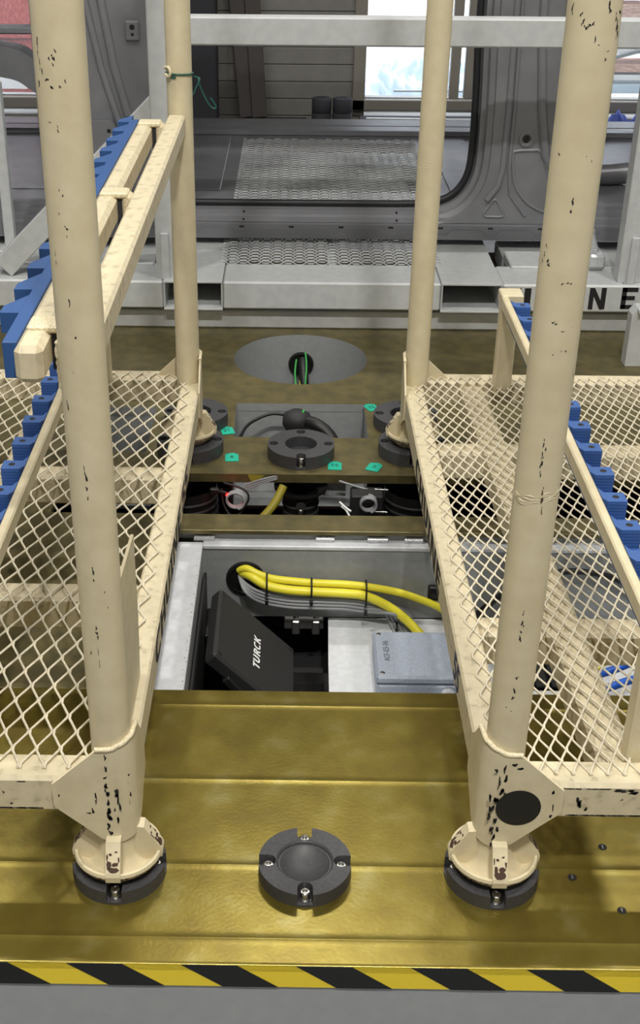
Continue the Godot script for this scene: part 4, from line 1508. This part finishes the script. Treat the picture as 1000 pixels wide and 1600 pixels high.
	cable("thin_yellow_cable", "thin yellow lead beside the blue cables under the right mesh", [V(0.56, -0.12, -0.64), V(0.657, -0.088, -0.70), V(0.74, -0.08, -0.742), V(0.85, -0.11, -0.82)], 0.0035, M.yellow)
	o = thing("terminal_module", "dark and white terminal module under the right mesh", "module", V(0.53, -0.236, -0.66))
	b = MB.new()
	b.box(V(0.455, -0.236, -0.75), V(0.60, -0.12, -0.60), 0.004)
	part(o, "body", b, M.black_soft)
	b = MB.new()
	b.box(V(0.46, -0.12, -0.625), V(0.595, -0.106, -0.60), 0.002)
	part(o, "label_strip", b, M.white)
	b = MB.new()
	b.box(V(0.465, -0.121, -0.60), V(0.59, -0.115, -0.594), 0.001)
	part(o, "green_bar", b, M.green)
	for k in 4:
		b = MB.new()
		b.box(V(0.463 + k * 0.034, -0.12, -0.74), V(0.49 + k * 0.034, -0.108, -0.64), 0.002)
		part(o, "plug", b, M.black)
	b = MB.new()
	b.cyl(V(0.575, -0.14, -0.665), V(0.635, -0.105, -0.675), 0.013, 14)
	single("connector", b, M.steel_dull, "silver connector at the end of the blue cables", "connector")
	cable("black_hose", "black hose arching across the pit wall under the right mesh", [V(0.42, -0.22, -1.06), V(0.50, -0.14, -1.065), V(0.58, -0.095, -1.065), V(0.66, -0.08, -1.065), V(0.76, -0.10, -1.065), V(0.86, -0.16, -1.06)], 0.008, M.black)

# ---------------------------------------------------------------- in the slot and the cut-outs
func slot_contents() -> void:
	var o: Node3D
	var b: MB
	var names := ["black cylinder under the middle ring with a steel ball in front", "black ribbed cylinder under the left far foot", "black ribbed cylinder under the right far foot"]
	var cx := [0.0, -0.305, 0.305]
	for k in 3:
		o = thing("lift_cylinder", names[k], "cylinder", V(cx[k], -0.19, -1.40), "lift cylinders in the slot")
		b = MB.new()
		b.lathe(V(cx[k], 0, -1.40), [Vector2(0.07, -0.024), Vector2(0.07, -0.034), Vector2(0.046, -0.045), Vector2(0.046, -0.19)] if k == 0 else [Vector2(0.085, -0.024), Vector2(0.085, -0.19)], 36)
		part(o, "barrel", b, M.black)
		for r in 4:
			b = MB.new()
			var y := -0.06 - r * 0.022
			var rr := 0.046 if k == 0 else 0.085
			b.lathe(V(cx[k], y, -1.40), [Vector2(rr, 0.0), Vector2(rr + 0.003, 0.003), Vector2(rr + 0.003, 0.007), Vector2(rr, 0.01)], 36)
			part(o, "band", b, M.black_soft)
		if k == 0:
			b = MB.new()
			b.lathe(V(0, -0.075, -1.342), [Vector2(0, -0.009), Vector2(0.0064, -0.0064), Vector2(0.009, 0), Vector2(0.0064, 0.0064), Vector2(0, 0.009)], 16)
			part(o, "steel_ball", b, M.steel)
			b = MB.new()
			b.cyl(V(0, -0.062, -1.35), V(0, -0.06, -1.338), 0.013, 16)
			part(o, "ball_seat", b, M.black_soft)
		if k == 1:
			b = MB.new()
			b.box(V(-0.29, -0.10, -1.318), V(-0.262, -0.083, -1.314), 0.001)
			var tg := part(o, "tag_plate", b, M.steel_dull)
			b = MB.new()
			b.cyl(V(-0.274, -0.091, -1.315), V(-0.274, -0.091, -1.3135), 0.004, 10)
			part(tg, "tag_hole", b, M.black)
	cable("yellow_hose", "dark yellow hose down in the slot left of the middle cylinder", [V(-0.045, -0.01, -1.36), V(-0.07, -0.05, -1.33), V(-0.108, -0.085, -1.30), V(-0.15, -0.12, -1.26)], 0.011, mat(C(150, 138, 40), 0.5))
	var b2 := MB.new()
	b2.cyl(V(-0.215, -0.018, -1.34), V(-0.192, -0.018, -1.33), 0.005, 10)
	b2.box(V(-0.235, -0.026, -1.348), V(-0.212, -0.01, -1.335), 0.002)
	var led := thing("sensor_light", "small sensor with a glowing red light in the slot", "sensor", V(-0.2, -0.03, -1.335))
	part(led, "sensor_body", b2, M.black)
	b2 = MB.new()
	b2.lathe(V(-0.19, -0.022, -1.328), [Vector2(0, -0.006), Vector2(0.0055, 0), Vector2(0, 0.007)], 10)
	part(led, "red_light", b2, M.red_led)
	var ol := OmniLight3D.new()
	ol.name = "red_glow"
	ol.light_color = Color(1, 0.15, 0.15)
	ol.light_energy = 0.004
	ol.light_size = 0.005
	ol.omni_range = 10.0
	ol.shadow_enabled = true
	ol.position = V(0.012, 0.012, 0.016)
	led.add_child(ol)
	var coils := [[-0.168, -0.03, 0.023, "coiled grey cable in the slot beside the red light"], [0.174, -0.038, 0.02, "coiled grey cable in the slot right of the middle cylinder"]]
	for c in coils:
		var path := []
		for k in 50:
			var a := TAU * k / 20.0
			path.append(V(c[0] + sin(a) * c[2], c[1] + cos(a) * c[2], -1.33 + k * 0.0005))
		var b3 := MB.new()
		b3.tube(path, 0.0033, 7)
		single("cable_coil", b3, M.cable_gray, c[3], "cable", "coiled cables in the slot")
	cable("black_lead", "black lead hanging left of the red light in the slot", [V(-0.205, -0.01, -1.34), V(-0.20, -0.05, -1.33), V(-0.18, -0.08, -1.31), V(-0.17, -0.10, -1.29)], 0.003, M.black)
	cable("black_lead", "black lead looping right of the red light in the slot", [V(-0.20, -0.004, -1.36), V(-0.15, -0.01, -1.34), V(-0.135, -0.03, -1.33), V(-0.15, -0.06, -1.32), V(-0.18, -0.09, -1.30)], 0.003, M.black)
	for k in 3:
		cable("silver_lead", ["upper silver lead stretched behind the yellow hose", "middle silver lead stretched behind the yellow hose", "lower silver lead stretched behind the yellow hose"][k], [V(-0.15, -0.03 - k * 0.008, -1.40), V(-0.10, -0.012 - k * 0.006, -1.40), V(-0.05, -0.004 - k * 0.004, -1.41)], 0.0025, M.cable_gray, "silver leads in the slot")
	for k in 3:
		cable("white_air_line", ["short white air line at the right of the slot", "second white air line at the right of the slot", "white air line curving down right of the slot"][k], [[V(0.10, -0.045, -1.34), V(0.115, -0.055, -1.33), V(0.13, -0.062, -1.32)], [V(0.105, -0.055, -1.335), V(0.12, -0.065, -1.325), V(0.135, -0.09, -1.30)], [V(0.10, -0.01, -1.39), V(0.16, -0.03, -1.39), V(0.2, -0.035, -1.38)]][k], 0.003, M.white if k < 2 else M.cable_gray, "air lines in the slot")
	o = thing("valve_block", "dark valve block with silver pins at the right of the slot", "valve", V(0.17, -0.19, -1.37))
	b = MB.new()
	b.box(V(0.13, -0.19, -1.40), V(0.215, -0.03, -1.345), 0.004)
	part(o, "body", b, M.black_soft)
	b = MB.new()
	b.cyl(V(0.19, -0.01, -1.345), V(0.225, -0.01, -1.343), 0.002, 6)
	part(o, "pin", b, M.steel)
	b = MB.new()
	b.cyl(V(0.19, -0.07, -1.335), V(0.225, -0.07, -1.333), 0.002, 6)
	part(o, "pin", b, M.steel)

func hole_contents() -> void:
	var b := MB.new()
	b.tube(smooth([V(-0.02, -0.06, -1.84), V(0.0, -0.03, -1.80), V(0.04, -0.022, -1.77), V(0.08, -0.045, -1.75), V(0.11, -0.09, -1.72), V(0.12, -0.14, -1.70)], 6), 0.020, 14)
	single("cable_loom", b, M.black, "thick black cable loom bending down in the rectangular cut-out", "cable")
	b = MB.new()
	b.lathe(V(-0.01, -0.025, -1.80), [Vector2(0, -0.045), Vector2(0.028, -0.036), Vector2(0.043, -0.008), Vector2(0.04, 0.018), Vector2(0.022, 0.03), Vector2(0, 0.032)], 18)
	single("cable_boot", b, M.black_soft, "black rubber boot in the rectangular cut-out", "cable boot")
	cable("black_cable", "thin black cable arching across the rectangular cut-out", [V(-0.188, -0.10, -1.76), V(-0.16, -0.045, -1.79), V(-0.12, -0.018, -1.80), V(-0.08, -0.008, -1.81), V(-0.04, -0.012, -1.81)], 0.0045, M.black)
	cable("earth_lead", "green and yellow lead rising from the rubber boot", [V(0.006, 0.0, -1.79), V(0.010, 0.008, -1.80), V(0.012, -0.02, -1.835)], 0.003, M.green)
	# cable hole in the far wall of the round well
	b = MB.new()
	b.lathe(V(0, 0, 0), [Vector2(0.043, 0.0), Vector2(0.042, 0.007), Vector2(0.037, 0.008), Vector2(0.035, 0.001), Vector2(0.0, 0.0005)], 32)
	var g := single("cable_grommet", b, M.black, "black round cable hole inside the round well", "grommet")
	g.transform = Transform3D(Basis(V(1, 0, 0), V(0, 0, 1), V(0, -1, 0)), V(0.006, -0.102, -2.433))
	cable("green_wire", "left green wire hanging from the hole in the round well", [V(-0.01, -0.085, -2.43), V(-0.014, -0.12, -2.39), V(-0.008, -0.17, -2.34), V(0.0, -0.2, -2.30)], 0.003, M.green, "wires in the round well")
	cable("green_wire", "right green wire hanging from the hole in the round well", [V(0.02, -0.06, -2.43), V(0.024, -0.09, -2.39), V(0.02, -0.15, -2.35), V(0.014, -0.2, -2.31)], 0.003, M.green, "wires in the round well")
	cable("yellow_wire", "yellow wire between the green ones in the round well", [V(0.006, -0.1, -2.43), V(0.004, -0.13, -2.385), V(0.006, -0.17, -2.34), V(0.008, -0.2, -2.30)], 0.0035, M.yellow, "wires in the round well")
	b = MB.new()
	b.tube(smooth([V(0.012, -0.085, -2.43), V(0.014, -0.11, -2.40), V(0.018, -0.17, -2.36), V(0.02, -0.3, -2.32)], 5), 0.016, 10)
	single("black_sleeve", b, M.black, "black cable sleeve behind the wires in the round well", "cable")

func tags() -> void:
	var list := [[-0.207, -1.672, 0.3, "green paper tag beside the left empty ring", "21"], [-0.186, -1.502, 0.1, "green paper tag beside the left far foot", "8"], [0.208, -1.843, 0.5, "green paper tag beside the right empty ring", "22"], [0.09, -1.458, 0.0, "green paper tag right of the middle ring", "15"], [0.195, -1.453, -0.35, "green paper tag in front of the right far foot", "5"]]
	for q in list:
		var o := thing("paper_tag", q[3], "tag", V(q[0], 0.0, q[1]), "green paper tags on the rear plate")
		o.rotation.y = q[2]
		var m := MeshInstance3D.new()
		var b := MB.new()
		b.prism(poly([-0.019, -0.024, 0.017, -0.026, 0.019, 0.014, 0.004, 0.026, -0.017, 0.018]), 0.0012, Transform3D(Basis(V(1, 0, 0), V(0, 0, -1), V(0, 1, 0)), V(0, 0.0006, 0)))
		m.name = "paper"
		m.mesh = b.mesh(M.tag)
		o.add_child(m)
		var tm := text(o, "writing", q[4], 0.014, M.ink, o.position + V(0, 0.002, 0), V(1, 0, 0), V(0, 0, -1), 0.0004)
	# green wire twisted round the left far post
	var o := thing("tie_wire", "dark green wire twisted round the left far post", "wire", V(-0.3, 0.97, -1.542))
	var b := MB.new()
	var path := []
	for k in 29:
		var a := TAU * k / 24.0 - 1.2
		path.append(V(-0.3 + sin(a) * 0.0325, 0.984 - k * 0.0003, -1.542 + cos(a) * 0.0325))
	b.tube(path, 0.0022, 6)
	part(o, "loop", b, M.wire_green)
	b = MB.new()
	b.tube(smooth([V(-0.267, 0.975, -1.535), V(-0.255, 0.974, -1.525), V(-0.252, 0.962, -1.52), V(-0.243, 0.94, -1.52), V(-0.23, 0.915, -1.52), V(-0.217, 0.905, -1.52), V(-0.214, 0.912, -1.52), V(-0.226, 0.93, -1.52)], 5), 0.0018, 6)
	part(o, "tail", b, M.wire_green)
	b = MB.new()
	b.tube(smooth([V(-0.262, 0.975, -1.53), V(-0.250, 0.972, -1.52), V(-0.258, 0.955, -1.515), V(-0.266, 0.938, -1.51)], 5), 0.0018, 6)
	part(o, "tail", b, M.wire_green)
	b = MB.new()
	b.tube(smooth([V(-0.331, 0.995, -1.525), V(-0.322, 0.998, -1.512), V(-0.317, 0.988, -1.508), V(-0.322, 0.978, -1.512), V(-0.33, 0.982, -1.52)], 5), 0.004, 7)
	part(o, "cream_knot", b, M.cream)

# ---------------------------------------------------------------- far background
func background() -> void:
	var b := MB.new()
	var fy := FLOOR_Y
	b.box(V(-1.1, fy, -7.9), V(-0.57, 2.2, -7.6), 0.01)
	single("dark_cabinet", b, M.dark_stuff, "dark tall cabinet against the siding wall seen through the van", "cabinet")
	var spots := [[0.16, 0], [0.31, 0], [0.16, 1], [0.31, 1]]
	var names := ["lower left dark roll by the siding wall", "lower right dark roll by the siding wall", "upper left dark roll stacked by the siding wall", "upper right dark roll stacked by the siding wall"]
	for k in 4:
		b = MB.new()
		b.lathe(V(spots[k][0] + 0.02, fy + 0.035 + spots[k][1] * 0.101, -7.75), [Vector2(0.0, 0.0), Vector2(0.068, 0.0), Vector2(0.071, 0.005), Vector2(0.071, 0.095), Vector2(0.066, 0.1), Vector2(0.03, 0.1), Vector2(0.026, 0.094), Vector2(0, 0.094)], 28)
		single("dark_roll", b, M.dark_stuff, names[k], "roll", "dark rolls by the siding wall")
	b = MB.new()
	b.box(V(-0.5, fy, -7.9), V(0.45, fy + 0.035, -7.6), 0.004)
	single("low_pallet", b, M.dark_stuff, "low dark pallet under the rolls", "pallet")
	b = MB.new()
	b.box(V(-0.42, fy + 0.035, -7.88), V(0.07, fy + 0.075, -7.66), 0.004)
	single("dark_board", b, M.dark_stuff, "dark flat board lying on the low pallet", "board")
	var lean := thing("leaning_profile", "dark folded metal profile leaning on the siding wall", "profile", V(-0.3, fy + 0.08, -7.8))
	for k in 2:
		b = MB.new()
		b.bar(V(-0.27 - k * 0.09, fy + 0.085, -7.80), V(-0.38 - k * 0.13, 1.25, -7.97), 0.11, 0.02, 0.004, V(0.2, 0.1, 1))
		part(lean, "flange", b, M.tarp)
	b = MB.new()
	b.cyl(V(0.5, -0.32, -7.7), V(1.3, -0.32, -7.68), 0.012, 8)
	single("silver_bar", b, M.steel_dull, "silver bar lying below the wide window", "bar")
	b = MB.new()
	b.box(V(0.46, fy, -7.9), V(1.6, -0.335, -7.6), 0.005)
	single("dark_bench", b, M.dark_stuff, "dark low bench below the wide window", "bench")
	b = MB.new()
	b.box(V(1.75, fy, -7.9), V(3.2, -0.39, -7.5), 0.005)
	single("dark_bench", b, M.dark_stuff, "dark low bench under the blue cloth", "bench")
	b = MB.new()
	var rows := []
	for i in 9:
		var line := []
		for j in 9:
			var x := lerpf(2.15, 2.6, j / 8.0)
			var z := lerpf(-7.85, -7.55, i / 8.0)
			var e := sin(PI * i / 8.0) * sin(PI * j / 8.0)
			line.append(V(x, -0.389 + 0.16 * e * (0.6 + 0.5 * sin(j * 1.7 + i)), z))
		rows.append(line)
	b.sheet(rows)
	single("blue_cloth", b, M.blue_cloth, "crumpled dark blue cloth under the window at the right", "cloth")
	# outside
	b = MB.new()
	b.box(V(-12, fy - 0.3, -14), V(12, fy - 0.1, -8.3))
	var gnd := single("yard_ground", b, M.ground, "pale yard ground outside the windows", "ground")
	gnd.set_meta("kind", "structure")
	b = MB.new()
	b.box(V(-12, fy - 0.1, -13.2), V(12, 6, -13.0))
	single("yard_wall", b, M.white, "bright white wall across the yard outside", "wall")
	var noise := FastNoiseLite.new()
	noise.seed = 5
	noise.frequency = 2.4
	noise.fractal_octaves = 4
	b = MB.new()
	rows = []
	for i in 31:
		var line := []
		for j in 61:
			var x := lerpf(0.45, 1.75, j / 60.0)
			var z := lerpf(-9.4, -8.6, i / 30.0)
			var e := sqrt(sin(PI * i / 30.0)) * pow(sin(PI * clampf(j / 60.0 * 0.9 + 0.05, 0, 1)), 0.3)
			line.append(V(x, fy - 0.1 + e * (0.40 + 0.16 * noise.get_noise_2d(x * 2.0, z * 2.0) + 0.06 * noise.get_noise_2d(x * 9.0, z * 9.0)), z))
		rows.append(line)
	b.sheet(rows)
	single("wrapped_heap", b, M.film, "heap wrapped in pale blue plastic film outside the window", "heap")
	b = MB.new()
	b.box(V(0.8, 0.02, -9.8), V(2.6, 0.055, -9.74), 0.004)
	single("metal_profile", b, M.steel_dull, "upper grey metal profile above the wrapped heap", "profile", "metal profiles outside")
	b = MB.new()
	b.box(V(0.75, -0.27, -8.52), V(1.9, -0.255, -8.49), 0.003)
	single("metal_profile", b, M.cable_gray, "lower thin profile in front of the wrapped heap", "profile", "metal profiles outside")
	b = MB.new()
	b.box(V(1.83, fy - 0.1, -9.6), V(2.12, 1.6, -9.2), 0.01)
	single("red_stack", b, M.red, "red stack outside behind the van's side pillar", "stack", "red stacks outside")
	b = MB.new()
	b.box(V(-3.2, 0.0, -9.6), V(-1.6, 1.6, -9.2), 0.01)
	single("red_stack", b, M.red, "red stack outside at the upper left corner", "stack", "red stacks outside")
	b = MB.new()
	b.box(V(-3.2, fy - 0.1, -9.6), V(-1.6, -0.01, -9.25), 0.01)
	single("red_stack", b, M.red, "red stack outside low at the left edge", "stack", "red stacks outside")
	b = MB.new()
	b.box(V(-2.8, -0.22, -9.1), V(-2.2, -0.12, -9.0), 0.005)
	single("blue_beam", b, M.cable_blue, "short blue beam outside at the left edge", "beam")
	b = MB.new()
	b.box(V(-2.8, -0.36, -9.1), V(-2.2, -0.22, -9.0), 0.005)
	single("white_beam", b, M.white, "short white beam below the blue one at the left edge", "beam")
	# pallets and timbers beyond the right window
	var pal := [[0.24, 0.34, M.wood_pink], [0.12, 0.19, M.wood_pink], [-0.02, 0.05, M.white], [-0.16, -0.10, M.wood_pink], [-0.22, -0.18, M.white], [-0.32, -0.25, M.film], [0.42, 0.6, M.wood_pink]]
	var pn := ["pinkish timber high beyond the right window", "pinkish plank second from top beyond the right window", "white beam beyond the right window", "thin pinkish plank low beyond the right window", "thin white rail low beyond the right window", "pale plastic sheet lowest beyond the right window", "topmost timber beyond the right window"]
	for k in pal.size():
		b = MB.new()
		b.box(V(2.3, pal[k][0], -9.1 - 0.02 * k), V(3.9, pal[k][1], -8.8), 0.005)
		single("outdoor_timber", b, pal[k][2], pn[k], "timber", "timbers beyond the right window")
	for k in 3:
		b = MB.new()
		var x := 2.45 + k * 0.6
		b.box(V(x, fy - 0.1, -9.35), V(x + 0.1, 0.65, -9.25), 0.004)
		single("timber_post", b, M.steel_dull, ["left post carrying the timbers outside", "middle post carrying the timbers outside", "right post carrying the timbers outside"][k], "post", "posts carrying the timbers outside")
	b = MB.new()
	b.bar(V(2.2, -0.12, -8.75), V(3.3, 0.18, -8.75), 0.03, 0.03, 0.003)
	single("leaning_bar", b, M.steel_dull, "grey bar leaning across the timbers outside", "bar")
